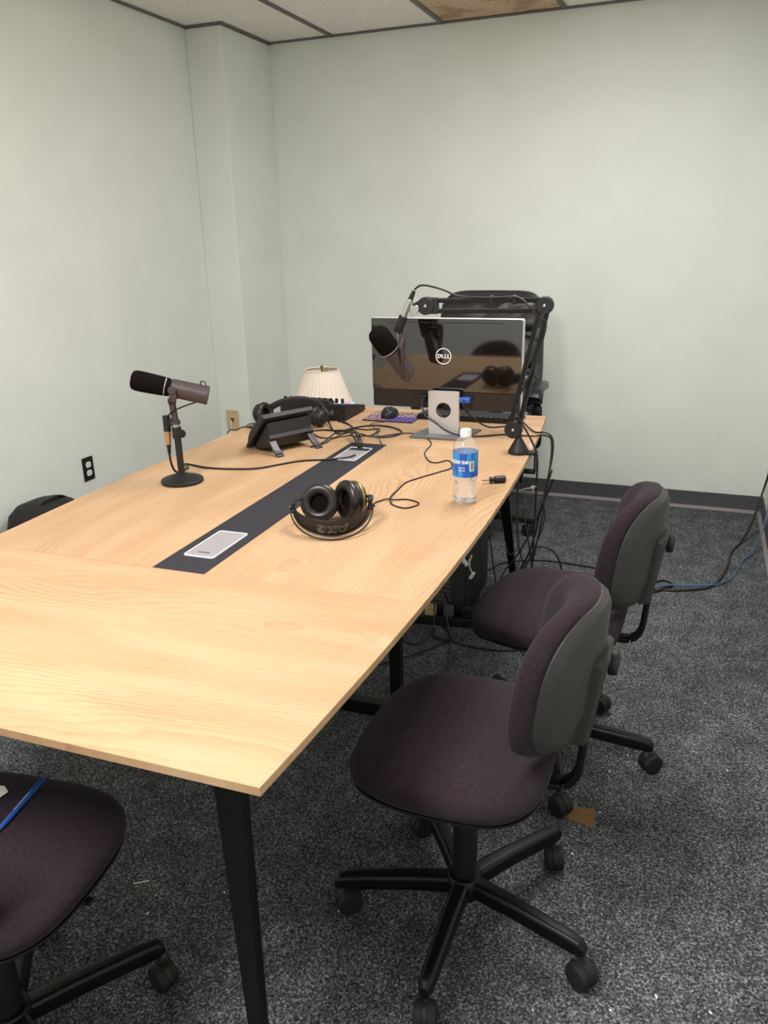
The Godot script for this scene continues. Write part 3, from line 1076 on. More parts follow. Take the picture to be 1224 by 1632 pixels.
func flat_path(p: Array, r: float, lift := {}) -> Array:
	# table x,z pairs lying on the table top
	var out := []
	for i in p.size():
		out.append(T(p[i][0], TOP + r + (lift[i] if lift.has(i) else 0.0), p[i][1]))
	return out

func make_desk_mic() -> void:
	var t := on_table("desk_microphone", "black studio microphone on a round-based desk stand", "microphone", -0.879, -1.158)
	var g := Geo.new()
	g.lathe([Vector2(0.058, 0), Vector2(0.061, 0.002), Vector2(0.061, 0.009), Vector2(0.0585, 0.0115), Vector2(0.04, 0.018), Vector2(0.016, 0.025), Vector2(0.010, 0.027)], 40)
	part("stand_base", g, M.black, t)
	g = Geo.new()
	g.cyl(Vector3(0, 0.024, 0), Vector3(-0.001, 0.165, 0), 0.0098, 18)
	var pole := part("pole", g, M.black, t)
	g = Geo.new()
	g.lathe([Vector2(0.0125, 0), Vector2(0.0135, 0.003), Vector2(0.0135, 0.03), Vector2(0.011, 0.034)], 20, Geo.along(Vector3(-0.001, 0.132, 0), Vector3(-0.0015, 0.17, 0)))
	part("clutch", g, M.black, pole)
	g = Geo.new()
	g.lathe([Vector2(0.0, 0), Vector2(0.011, 0.0005), Vector2(0.012, 0.004), Vector2(0.0115, 0.012), Vector2(0.006, 0.014), Vector2(0.006, 0.02)], 16, Geo.along(Vector3(0.026, 0.148, 0.012), Vector3(0.0, 0.15, 0.0)))
	part("clamp_knob", g, M.black, pole)
	g = Geo.new()
	g.cyl(Vector3(-0.0015, 0.166, 0), Vector3(-0.0018, 0.174, 0), 0.0105, 18)
	part("thread", g, M.steel, pole)
	g = Geo.new()
	g.cyl(Vector3(-0.0018, 0.173, 0), Vector3(-0.002, 0.184, 0), 0.0135, 20, 0.001)
	g.bar(PackedVector3Array([Vector3(-0.002, 0.18, 0), Vector3(-0.004, 0.235, 0.004)]), 0.018, 0.013, 0.004, Vector3(0, 0, 1))
	part("swivel_mount", g, M.mic_body, t)
	# body along a tilted axis
	var c := Vector3(-0.006, 0.278, 0.0)
	var d := Vector3(0.86, -0.25, -0.42).normalized()
	g = Geo.new()
	g.lathe([Vector2(0.0, 0), Vector2(0.0225, 0.0), Vector2(0.0262, 0.004), Vector2(0.0265, 0.012), Vector2(0.0265, 0.096), Vector2(0.0272, 0.1), Vector2(0.0268, 0.106), Vector2(0.0, 0.1065)], 32, Geo.along(c, c + d))
	var body := part("body", g, M.mic_body, t)
	g = Geo.new()
	g.lathe([Vector2(0.0, 0), Vector2(0.0215, 0.0), Vector2(0.0245, 0.006), Vector2(0.0262, 0.012), Vector2(0.0262, 0.02), Vector2(0.0275, 0.03), Vector2(0.0292, 0.085), Vector2(0.0285, 0.1), Vector2(0.0255, 0.109), Vector2(0.018, 0.113), Vector2(0.0, 0.114)], 32, Geo.along(c + d * 0.004, c - d))
	part("windscreen", g, M.foam, t)
	g = Geo.new()
	g.torus(0.0262, 0.0018, Geo.along(c - d * 0.014, c), 32, 6)
	part("windscreen_ring", g, M.steel, body)
	# yoke from the mount up both sides of the body
	var side := d.cross(Vector3.UP).normalized()
	g = Geo.new()
	for s in [-1, 1]:
		var up: Vector3 = c + d * 0.008 + side * (0.0305 * s)
		g.bar(Geo.spline([Vector3(-0.004, 0.232, 0.002), Vector3(-0.004, 0.244, 0.002) + side * (0.02 * s), up + Vector3(0, -0.022, 0), up + Vector3(0, 0.006, 0)], 5), 0.020, 0.005, 0.002, side)
		g.cyl(up - side * (0.006 * s), up + side * (0.0075 * s), 0.0115, 18, 0.0015)
	part("yoke", g, M.mic_body, t)
	g = Geo.new()
	g.tube(Geo.spline([c + d * 0.07 + Vector3(0, -0.026, 0), c + d * 0.035 + Vector3(0, -0.045, 0.004), Vector3(0.0, 0.212, 0.014), Vector3(-0.018, 0.198, 0.01), Vector3(-0.03, 0.192, 0.004)], 6), 0.0022, 7)
	part("lead", g, M.cable, t)
	g = Geo.new()
	g.tube(Geo.spline([c + d * 0.088 + Vector3(0, 0.024, 0), c + d * 0.088 + Vector3(0, 0.036, 0), c + d * 0.1 + Vector3(0, 0.037, 0), c + d * 0.103 + Vector3(0, 0.024, 0)], 4), 0.0018, 6)
	part("cable_guard", g, M.black, body)
	g = Geo.new()
	g.cyl(Vector3(-0.029, 0.197, 0.004), Vector3(-0.030, 0.152, 0.004), 0.0105, 18, 0.001)
	g.box(Vector3(-0.015, 0.179, 0.004), Vector3(0.014, 0.022, 0.01), 0.002)
	var x := part("connector", g, M.black, t)
	g = Geo.new()
	g.cyl(Vector3(-0.030, 0.152, 0.004), Vector3(-0.031, 0.112, 0.004), 0.0098, 18, 0.001, 0.0078)
	part("plug_barrel", g, M.gold, x, 35.0, "champagne-gold plug barrel")
	g = Geo.new()
	g.cyl(Vector3(-0.031, 0.113, 0.004), Vector3(-0.032, 0.082, 0.004), 0.007, 14, 0.0, 0.004)
	part("boot", g, M.black, x)

func make_boom() -> void:
	var t := on_table("microphone_boom", "black articulated microphone boom arm clamped at the table edge", "microphone stand", 0.003, -1.738)
	var g := Geo.new()
	g.lathe([Vector2(0.032, 0), Vector2(0.0335, 0.002), Vector2(0.0335, 0.009), Vector2(0.031, 0.013), Vector2(0.014, 0.044), Vector2(0.0085, 0.052), Vector2(0.0085, 0.066)], 36)
	part("desk_mount", g, M.black, t)
	g = Geo.new()
	g.bar(PackedVector3Array([Vector3(0.02, 0.004, 0), Vector3(0.058, 0.004, 0)]), 0.04, 0.006, 0.001)
	g.bar(PackedVector3Array([Vector3(0.056, 0.007, 0), Vector3(0.056, -0.06, 0)]), 0.04, 0.005, 0.001, Vector3.RIGHT)
	g.bar(PackedVector3Array([Vector3(0.058, -0.058, 0), Vector3(0.0, -0.058, 0)]), 0.04, 0.006, 0.001)
	g.cyl(Vector3(0.012, -0.1, 0), Vector3(0.012, -0.018, 0), 0.006, 12)
	part("clamp", g, M.black_metal, t)
	var lo := Vector3(-0.018, 0.078, 0.0)
	var el := Vector3(0.063, 0.463, -0.01)
	var up := Vector3(-0.308, 0.460, 0.0)
	var n := Vector3(0, 0, 1)
	for e in [[lo, 0.028, "lower_joint"], [el, 0.0265, "elbow_joint"], [up, 0.0275, "end_joint"]]:
		var c: Vector3 = e[0]
		g = Geo.new()
		g.lathe([Vector2(0.0, 0), Vector2(e[1] - 0.002, 0.0), Vector2(e[1], 0.002), Vector2(e[1], 0.026), Vector2(e[1] - 0.002, 0.028), Vector2(0.0, 0.028)], 30, Geo.along(c - n * 0.014, c + n))
		if e[2] == "end_joint":
			g.box(c + Vector3(-0.022, 0.0, 0), Vector3(0.036, 0.03, 0.02), 0.004, Basis(Vector3.BACK, 0.5))
			g.box(c + Vector3(0.025, 0.0, 0), Vector3(0.03, 0.05, 0.02), 0.003)
		var j := part(e[2], g, M.black, t)
		g = Geo.new()
		g.cyl(c + n * 0.0135, c + n * 0.0165, 0.0046, 12, 0.0008)
		part("bolt", g, M.steel, j)
	g = Geo.new()
	g.cyl(Vector3(0, 0.06, 0), Vector3(-0.012, 0.08, 0), 0.009, 14)
	part("pivot_pin", g, M.black, t)
	var dl := (el - lo).normalized()
	var pl := Vector3(dl.y, -dl.x, 0)
	for s in [-1, 1]:
		g = Geo.new()
		g.bar(PackedVector3Array([lo + pl * (0.0135 * s) + dl * 0.012, el + pl * (0.0115 * s) - dl * 0.012]), 0.014, 0.014, 0.002, n)
		part("lower_rod", g, M.black_metal, t)
		g = Geo.new()
		var du := (el - up).normalized()
		g.bar(PackedVector3Array([up + Vector3(0, 0.016 * s, 0) + du * 0.012, el + Vector3(0, 0.016 * s, 0) - du * 0.012]), 0.014, 0.0145, 0.002, n)
		part("upper_rod", g, M.black_metal, t)
		g = Geo.new()
		var q := PackedVector3Array()
		for k in 90:
			var f := k / 89.0
			var a := f * 20.0 * TAU
			q.append(el.lerp(up, 0.08 + 0.2 * f) + Vector3(0, 0.004 * sin(a), 0.003 * cos(a) + 0.010 * s))
		g.tube(q, 0.0009, 4)
		part("spring", g, M.alu_dark, t)
	for f in [0.45, 0.8]:
		g = Geo.new()
		g.box(el.lerp(up, 0.55 * f) + Vector3(0, 0.018, 0), Vector3(0.012, 0.026, 0.022), 0.002)
		part("cable_tie", g, M.black, t)
	# plug and threaded mount at the arm's end
	var a0 := Vector3(-0.345, 0.506, 0.012)
	var a1 := Vector3(-0.404, 0.376, 0.012)
	g = Geo.new()
	g.cyl(up + Vector3(-0.03, -0.004, 0.0), up + Vector3(-0.052, -0.012, 0.008), 0.007, 12)
	g.cyl(up + Vector3(-0.047, -0.035, 0.008), up + Vector3(-0.047, 0.012, 0.008), 0.0065, 12)
	g.prism(Geo.superell(0.012, 0.016, 2.2, 18), -0.003, 0.003, Transform3D(Basis(Vector3.BACK, -0.5), up + Vector3(-0.032, -0.012, 0.02)), 0.001)
	part("wing_nut", g, M.steel, t)
	# thin cord along the arm
	g = Geo.new()
	g.tube(Geo.spline([a0 + Vector3(0.002, 0.004, 0), a0 + Vector3(0.02, 0.016, 0), a0 + Vector3(0.05, 0.015, 0), a0 + Vector3(0.10, 0.002, 0.002), Vector3(-0.2, 0.49, 0.004), Vector3(-0.1, 0.486, 0.006), Vector3(-0.02, 0.488, 0.006), Vector3(0.02, 0.462, 0.016), Vector3(0.05, 0.43, 0.016), Vector3(0.072, 0.41, 0.012), Vector3(0.055, 0.33, 0.014), Vector3(0.028, 0.25, 0.016), Vector3(0.004, 0.2, 0.016), Vector3(-0.012, 0.16, 0.014), Vector3(0.01, 0.1, 0.01)], 7), 0.0032, 7)
	part("cord", g, M.cable, t, 60.0)
	# the second microphone hangs from the arm
	var o := T(0.003, TOP, -1.738)
	var m := thing("boom_microphone", "black broadcast microphone with large foam windscreen hanging from the boom arm", "microphone", o, TABLE_YAW)
	g = Geo.new()
	g.cyl(a0 + Vector3(0.008, 0.018, 0) * 0.0, a0.lerp(a1, 0.2), 0.006, 12, 0.0, 0.0085)
	part("boot", g, M.black, m)
	g = Geo.new()
	g.cyl(a0.lerp(a1, 0.2), a0.lerp(a1, 0.62), 0.0095, 18, 0.001)
	part("plug_barrel", g, M.steel, m, 35.0, "silver plug barrel")
	g = Geo.new()
	g.cyl(a0.lerp(a1, 0.6), a0.lerp(a1, 0.98), 0.0142, 20, 0.0015)
	part("connector", g, M.black, m)
	g = Geo.new()
	g.tube(Geo.spline([a1, a1 + Vector3(0.004, -0.014, 0), a1 + Vector3(-0.004, -0.03, 0.0)], 4), 0.003, 8)
	part("lead", g, M.steel, m)
	# body axis: foam up left towards the room, body down right
	var c := Vector3(-0.420, 0.322, 0.035)
	var d := Vector3(0.33, -0.68, -0.45).normalized()
	g = Geo.new()
	g.lathe([Vector2(0.0, 0), Vector2(0.027, 0.0), Vector2(0.0285, 0.004), Vector2(0.0285, 0.104), Vector2(0.026, 0.109), Vector2(0.0, 0.11)], 32, Geo.along(c, c + d))
	var body := part("body", g, M.mic_body, m)
	g = Geo.new()
	g.lathe([Vector2(0.0, 0), Vector2(0.026, 0.0), Vector2(0.0325, 0.006), Vector2(0.0345, 0.014), Vector2(0.035, 0.062), Vector2(0.033, 0.078), Vector2(0.027, 0.088), Vector2(0.016, 0.092), Vector2(0.0, 0.093)], 36, Geo.along(c + d * 0.004, c - d))
	part("windscreen", g, M.foam, m)
	g = Geo.new()
	g.torus(0.0335, 0.0017, Geo.along(c - d * 0.006, c), 36, 6)
	part("windscreen_ring", g, M.steel, body)
	# yoke plate at the right side up to the connector
	var yp := c + d * 0.012 + Vector3(0.034, 0.006, 0.004)
	g = Geo.new()
	g.bar(Geo.spline([a1 + Vector3(0.012, -0.002, -0.006), a1 + Vector3(0.022, -0.03, -0.004), yp + Vector3(0.004, 0.02, 0.0), yp + Vector3(0.002, -0.03, -0.01), yp + Vector3(-0.002, -0.075, -0.03)], 5), 0.036, 0.006, 0.002, Vector3.RIGHT)
	g.bar(PackedVector3Array([a1 + Vector3(0.012, -0.004, -0.006), a1 + Vector3(0.016, 0.024, -0.004)]), 0.014, 0.01, 0.002, Vector3.RIGHT)
	part("yoke", g, M.mic_body, m)
	g = Geo.new()
	g.tube(Geo.spline([c + d * 0.104 + Vector3(-0.02, -0.006, 0.016), c + d * 0.115 + Vector3(0.0, -0.016, 0.02), c + d * 0.106 + Vector3(0.02, 0.0, 0.014)], 5), 0.002, 6)
	part("cable_guard", g, M.black, body)

func ear_cup(t: Node3D, c: Vector3, nrm: Vector3, r: float, ringmat: Material) -> void:
	# a padded cup whose cushion faces nrm
	var xf := Geo.along(c, c + nrm)
	var g := Geo.new()
	g.lathe([Vector2(0.0, -0.034), Vector2(r * 0.55, -0.033), Vector2(r * 0.8, -0.026), Vector2(r * 0.9, -0.014), Vector2(r * 0.86, 0.0), Vector2(0.0, 0.001)], 32, xf)
	var cup := part("ear_cup", g, M.black, t, 40.0)
	g = Geo.new()
	g.torus(r * 0.90, 0.0022, xf * Transform3D(Basis.IDENTITY, Vector3(0, -0.015, 0)), 36, 8, 1.6)
	part("trim_ring", g, ringmat, cup)
	g = Geo.new()
	g.torus(r * 0.72, r * 0.29, xf * Transform3D(Basis.IDENTITY, Vector3(0, 0.008, 0)), 40, 14, 0.95)
	part("ear_pad", g, M.leather_smooth, cup, 60.0)
	g = Geo.new()
	g.lathe([Vector2(0, 0.001), Vector2(r * 0.5, 0.001), Vector2(r * 0.5, 0.003), Vector2(0, 0.004)], 20, xf)
	part("grille", g, M.foam, cup)

func make_headphones() -> void:
	var t := on_table("headphones", "black over-ear headphones with AKG head strap lying near the cable box", "headphones", -0.306, -0.943, 0.433)
	var g := Geo.new()
	# head strap: a band on its edge, bowed towards the table's near end
	var arc := func(f: float, w: float) -> Vector3:
		var a := PI * f
		return Vector3(-0.088 * cos(a), 0.0, 0.012 + 0.078 * sin(a)) + Vector3(0, 0.022 + w + 0.018 * pow(absf(cos(a)), 2.0), 0.18 * w * sin(a))
	var rings := []
	for k in 41:
		var f := k / 40.0
		var h := 0.021 * (0.55 + 0.45 * sin(PI * f))
		var o: Vector3 = arc.call(f, 0.0)
		var dirv := Vector3(o.x, 0, o.z - 0.012).normalized()
		var ring := PackedVector3Array()
		for e in [[-1.0, 0.0], [-0.9, 0.0016], [0.0, 0.0026], [0.9, 0.0016], [1.0, 0.0], [0.9, -0.0016], [0.0, -0.0018], [-0.9, -0.0016]]:
			ring.append(arc.call(f, h * e[0]) + dirv * e[1])
		rings.append(ring)
	g.loft(rings)
	var strap := part("head_strap", g, M.leather_smooth, t, 60.0)
	# outlined maker's letters on the strap, upside down as the strap lies
	var on_strap := func(x: float, y: float) -> Vector3:
		var f := 0.5 + x / 0.235
		var o: Vector3 = arc.call(f, y)
		return o + Vector3(o.x, 0, o.z - 0.012).normalized() * 0.0029
	var glyphs := [
		[[[-0.030, -0.008], [-0.022, 0.009], [-0.016, 0.009], [-0.008, -0.008], [-0.013, -0.008], [-0.0155, -0.0035], [-0.0225, -0.0035], [-0.025, -0.008], [-0.030, -0.008]]],
		[[[-0.0055, -0.008], [-0.0055, 0.009], [-0.001, 0.009], [-0.001, 0.003], [0.006, 0.009], [0.0115, 0.009], [0.003, 0.001], [0.0115, -0.008], [0.006, -0.008], [-0.001, -0.002], [-0.001, -0.008], [-0.0055, -0.008]]],
		[[[0.031, 0.0045], [0.028, 0.009], [0.018, 0.009], [0.0145, 0.005], [0.0145, -0.004], [0.018, -0.008], [0.031, -0.008], [0.031, 0.0015], [0.023, 0.0015], [0.023, -0.0015], [0.0265, -0.0015], [0.0265, -0.0045], [0.0195, -0.0045], [0.019, 0.0045], [0.0255, 0.0055], [0.031, 0.0045]]]]
	g = Geo.new()
	for gl in glyphs:
		for poly in gl:
			var q := PackedVector3Array()
			for p in poly: q.append(on_strap.call(-p[0], -p[1] - 0.001))
			g.tube(q, 0.00045, 5)
	part("strap_letters", g, M.letter, strap, 60.0, "AKG in thin outlined letters, upside down")
	# steel bows
	for e in [[0.100, 0.028, 0.003, 0.0], [0.094, 0.050, 0.006, 0.004]]:
		g = Geo.new()
		var q := []
		for k in 17:
			var a := PI * k / 16.0
			q.append(Vector3(-e[0] * cos(a), lerpf(0.056, e[2], pow(sin(a), 0.8)), (0.012 + 0.1 * sin(a)) if e[3] == 0.0 else (0.010 + 0.082 * sin(a))))
		g.tube(Geo.spline(q, 3), 0.0019, 7)
		part("steel_bow", g, M.black_metal, t, 60.0)
	for s in [-1, 1]:
		g = Geo.new()
		g.box(Vector3(s * 0.094, 0.054, 0.008), Vector3(0.010, 0.028, 0.018), 0.003)
		g.box(Vector3(s * 0.094, 0.045, 0.016), Vector3(0.012, 0.008, 0.012), 0.002)
		var sl := part("slider", g, M.black, t)
		g = Geo.new()
		g.cyl(Vector3(s * 0.099, 0.055, 0.012), Vector3(s * 0.101, 0.055, 0.012), 0.004, 10)
		part("screw", g, M.steel, sl)
	ear_cup(t, Vector3(-0.028, 0.049, -0.030), Vector3(-0.22, 0.30, 0.93).normalized(), 0.048, M.brass)
	ear_cup(t, Vector3(0.046, 0.053, -0.032), Vector3(-0.86, 0.10, 0.50).normalized(), 0.049, M.brass)
	g = Geo.new()
	g.bar(Geo.spline([Vector3(-0.094, 0.056, 0.004), Vector3(-0.085, 0.062, -0.02), Vector3(-0.06, 0.06, -0.04), Vector3(-0.04, 0.052, -0.058)], 5), 0.012, 0.005, 0.002)
	part("fork", g, M.black, t)
	g = Geo.new()
	g.bar(Geo.spline([Vector3(0.094, 0.056, 0.004), Vector3(0.097, 0.064, -0.012), Vector3(0.088, 0.06, -0.03), Vector3(0.078, 0.054, -0.045)], 5), 0.014, 0.006, 0.002)
	part("fork", g, M.black, t)
	# second pair behind the phone
	t = on_table("headphones", "closed black headphones resting between the desk phone and the mixer", "headphones", -0.885, -1.925, 0.45)
	ear_cup(t, Vector3(-0.115, 0.05, 0.0), Vector3(0.75, 0.25, 0.6).normalized(), 0.042, M.black)
	ear_cup(t, Vector3(0.085, 0.04, 0.045), Vector3(-0.8, 0.2, -0.5).normalized(), 0.037, M.black)
	g = Geo.new()
	g.bar(Geo.spline([Vector3(-0.128, 0.045, -0.03), Vector3(-0.09, 0.066, -0.03), Vector3(-0.04, 0.088, -0.024), Vector3(0.02, 0.096, -0.016), Vector3(0.07, 0.088, -0.006), Vector3(0.105, 0.07, 0.02), Vector3(0.11, 0.045, 0.05)], 6), 0.012, 0.024, 0.005)
	part("headband", g, M.black, t, 50.0)

func make_bottle() -> void:
	var t := on_table("water_bottle", "clear plastic water bottle with blue AQUAFINA label and white cap", "bottle", -0.038, -1.206)
	var g := Geo.new()
	var prof := [Vector2(0.0, 0.006), Vector2(0.012, 0.004), Vector2(0.022, 0.0), Vector2(0.028, 0.001), Vector2(0.0318, 0.007), Vector2(0.0328, 0.016), Vector2(0.0322, 0.028), Vector2(0.0302, 0.045), Vector2(0.0302, 0.058), Vector2(0.0322, 0.070), Vector2(0.0328, 0.076), Vector2(0.0326, 0.138), Vector2(0.0318, 0.148), Vector2(0.0285, 0.159), Vector2(0.0215, 0.170), Vector2(0.0155, 0.177), Vector2(0.0128, 0.181), Vector2(0.0122, 0.193)]
	# petal foot: the lowest rings are pinched
	var rings := []
	for p in prof:
		var ring := PackedVector3Array()
		for j in 60:
			var a := TAU * j / 60
			var k := 1.0
			var dy := 0.0
			if p.y < 0.012 and p.x > 0.005:
				var pet := 0.5 - 0.5 * cos(a * 5.0)
				dy = 0.007 * (1.0 - pet) * (1.0 if p.x < 0.03 else 0.3)
			elif p.y > 0.0118 and p.y < 0.07:
				k = 1.0 + 0.012 * sin(a * 10.0 + p.y * 60.0)
			elif p.y > 0.145 and p.y < 0.175:
				k = 1.0 + 0.018 * sin(a * 8.0 + p.y * 130.0)
			ring.append(Vector3(p.x * k * cos(a), p.y + dy, -p.x * k * sin(a)))
		rings.append(ring)
	g.loft(rings, false, false)
	part("shell", g, M.pet, t, 70.0)
	g = Geo.new()
	var wr := [Vector2(0.0, 0.0075)]
	for p in prof:
		if p.y > 0.0005 and p.y < 0.11 and p.x > 0.02: wr.append(Vector2(p.x - 0.0012, p.y + 0.0065 if p.y < 0.01 else p.y))
	wr.append(Vector2(0.0312, 0.118))
	wr.append(Vector2(0.0, 0.118))
	g.lathe(wr, 48)
	part("water", g, M.water, t, 50.0)
	g = Geo.new()
	rings = []
	for y in [0.076, 0.0765, 0.1395, 0.140]:
		var ring := PackedVector3Array()
		var r: float = 0.0331 if y > 0.0762 and y < 0.1398 else 0.0329
		for j in 64:
			var a := TAU * j / 64
			ring.append(Vector3(r * cos(a), y, -r * sin(a)))
		rings.append(ring)
	g.loft(rings, false, false)
	var lb := part("label", g, M.label, t, 50.0, "blue wrap label")
	# lettering wrapped round the label, facing the room's near end
	g = Geo.new()
	var word := "AQUAFINA"
	for i in word.length():
		var a := -0.30 + (i - 3.5) * 0.20
		var b := Basis(Vector3.UP, a)
		g.add(flat_text(word[i], 0.0125, 0.0004), Transform3D(b, b * Vector3(0, 0.1165, 0.0333)))
	part("lettering", g, M.white, lb)
	g = Geo.new()
	for i in 9:
		for row in 2:
			var a := -0.05 + (i - 4) * 0.06
			var b := Basis(Vector3.UP, a)
			g.add(flat_text("PURE WATER"[i] if row == 0 else "PERFECTED"[i], 0.0048, 0.0004, false), Transform3D(b, b * Vector3(0, 0.102 - row * 0.007, 0.0333)))
	part("small_print", g, M.white, lb)
	g = Geo.new()
	var bc := Basis(Vector3.UP, 0.78)
	var arc := PackedVector2Array()
	for k in 9: arc.append(Vector2(sin(-0.2 + 0.05 * k), cos(-0.2 + 0.05 * k)) * 0.0334)
	for k in 9: arc.append(Vector2(sin(0.2 - 0.05 * k), cos(0.2 - 0.05 * k)) * 0.0331)
	g.prism(arc, 0.0, 0.026, Transform3D(bc * Basis(Vector3.RIGHT, Vector3.BACK, Vector3.DOWN), Vector3(0, 0.119, 0)))
	var bar := part("barcode_panel", g, M.white, lb)
	g = Geo.new()
	for k in 11:
		var y := 0.0955 + 0.0021 * k
		var a := 0.78
		for e in [-0.1, -0.05, 0.0, 0.05, 0.1]:
			var b := Basis(Vector3.UP, a + e)
			g.box(b * Vector3(0, y, 0.03345), Vector3(0.0019, 0.0007 + 0.0005 * (k % 3), 0.0002), 0.0, b)
	part("barcode", g, M.black, bar)
	g = Geo.new()
	rings = []
	for p in [Vector2(0.0138, 0.180), Vector2(0.0146, 0.181), Vector2(0.0146, 0.1945), Vector2(0.0136, 0.197), Vector2(0.0, 0.1974)]:
		var ring := PackedVector3Array()
		for j in 72:
			var a := TAU * j / 72
			var r: float = p.x - (0.0004 if j % 2 == 0 and p.y < 0.195 else 0.0)
			ring.append(Vector3(r * cos(a), p.y, -r * sin(a)))
		rings.append(ring)
	g.loft(rings)
	part("cap", g, M.white, t, 30.0)
	g = Geo.new()
	g.lathe([Vector2(0.0125, 0.1775), Vector2(0.0142, 0.1775), Vector2(0.0144, 0.1793), Vector2(0.0125, 0.1793)], 40)
	part("tamper_ring", g, M.white, t)

func make_phone() -> void:
	var t := on_table("desk_phone", "black desk telephone on two stand feet, seen from behind", "telephone", -0.692, -1.561, 1.07)
	var X := Transform3D(Basis(Vector3(0, 0, 1), Vector3.UP, Vector3.LEFT), Vector3.ZERO)
	var g := Geo.new()
	# section (z forward to the viewer, y up) drawn across the phone's width
	g.prism(PackedVector2Array([Vector2(-0.172, 0.008), Vector2(-0.162, 0.004), Vector2(-0.150, 0.010), Vector2(-0.050, 0.112), Vector2(-0.046, 0.122), Vector2(-0.058, 0.132), Vector2(-0.076, 0.128)]), -0.103, 0.103, X, 0.004)
	part("face_slab", g, M.black, t)
	g = Geo.new()
	g.prism(PackedVector2Array([Vector2(-0.149, 0.008), Vector2(-0.118, 0.003), Vector2(-0.062, 0.018), Vector2(-0.040, 0.060), Vector2(-0.050, 0.104), Vector2(-0.058, 0.103)]), -0.085, 0.085, X, 0.004)
	part("rear_housing", g, M.black, t)
	g = Geo.new()
	g.prism(PackedVector2Array([Vector2(-0.064, 0.02), Vector2(-0.052, 0.020), Vector2(-0.034, 0.055), Vector2(-0.042, 0.066)]), -0.088, 0.088, X, 0.002)
	var st := part("stand", g, M.black, t)
	for s in [-1, 1]:
		g = Geo.new()
		g.bar(PackedVector3Array([Vector3(s * 0.076, 0.046, -0.045), Vector3(s * 0.0775, 0.018, -0.02), Vector3(s * 0.079, 0.007, 0.0)]), 0.025, 0.009, 0.002)
		g.box(Vector3(s * 0.079, 0.004, 0.003), Vector3(0.026, 0.008, 0.010), 0.002)
		part("foot", g, M.alu_black, st)
	g = Geo.new()
	g.bar(Geo.spline([Vector3(-0.06, 0.022, -0.176), Vector3(-0.062, 0.046, -0.162), Vector3(-0.062, 0.072, -0.140), Vector3(-0.06, 0.096, -0.115)], 6), 0.05, 0.022, 0.01)
	part("handset", g, M.black, t, 50.0)
	g = Geo.new()
	g.box(Vector3(0.03, 0.095, -0.109), Vector3(0.11, 0.004, 0.06), 0.001, Basis(Vector3.RIGHT, -0.85))
	part("display", g, M.screen, t)
	g = Geo.new()
	g.box(Vector3(0.035, 0.0935, -0.0535), Vector3(0.006, 0.004, 0.004), 0.001)
	part("screw", g, M.steel, t)

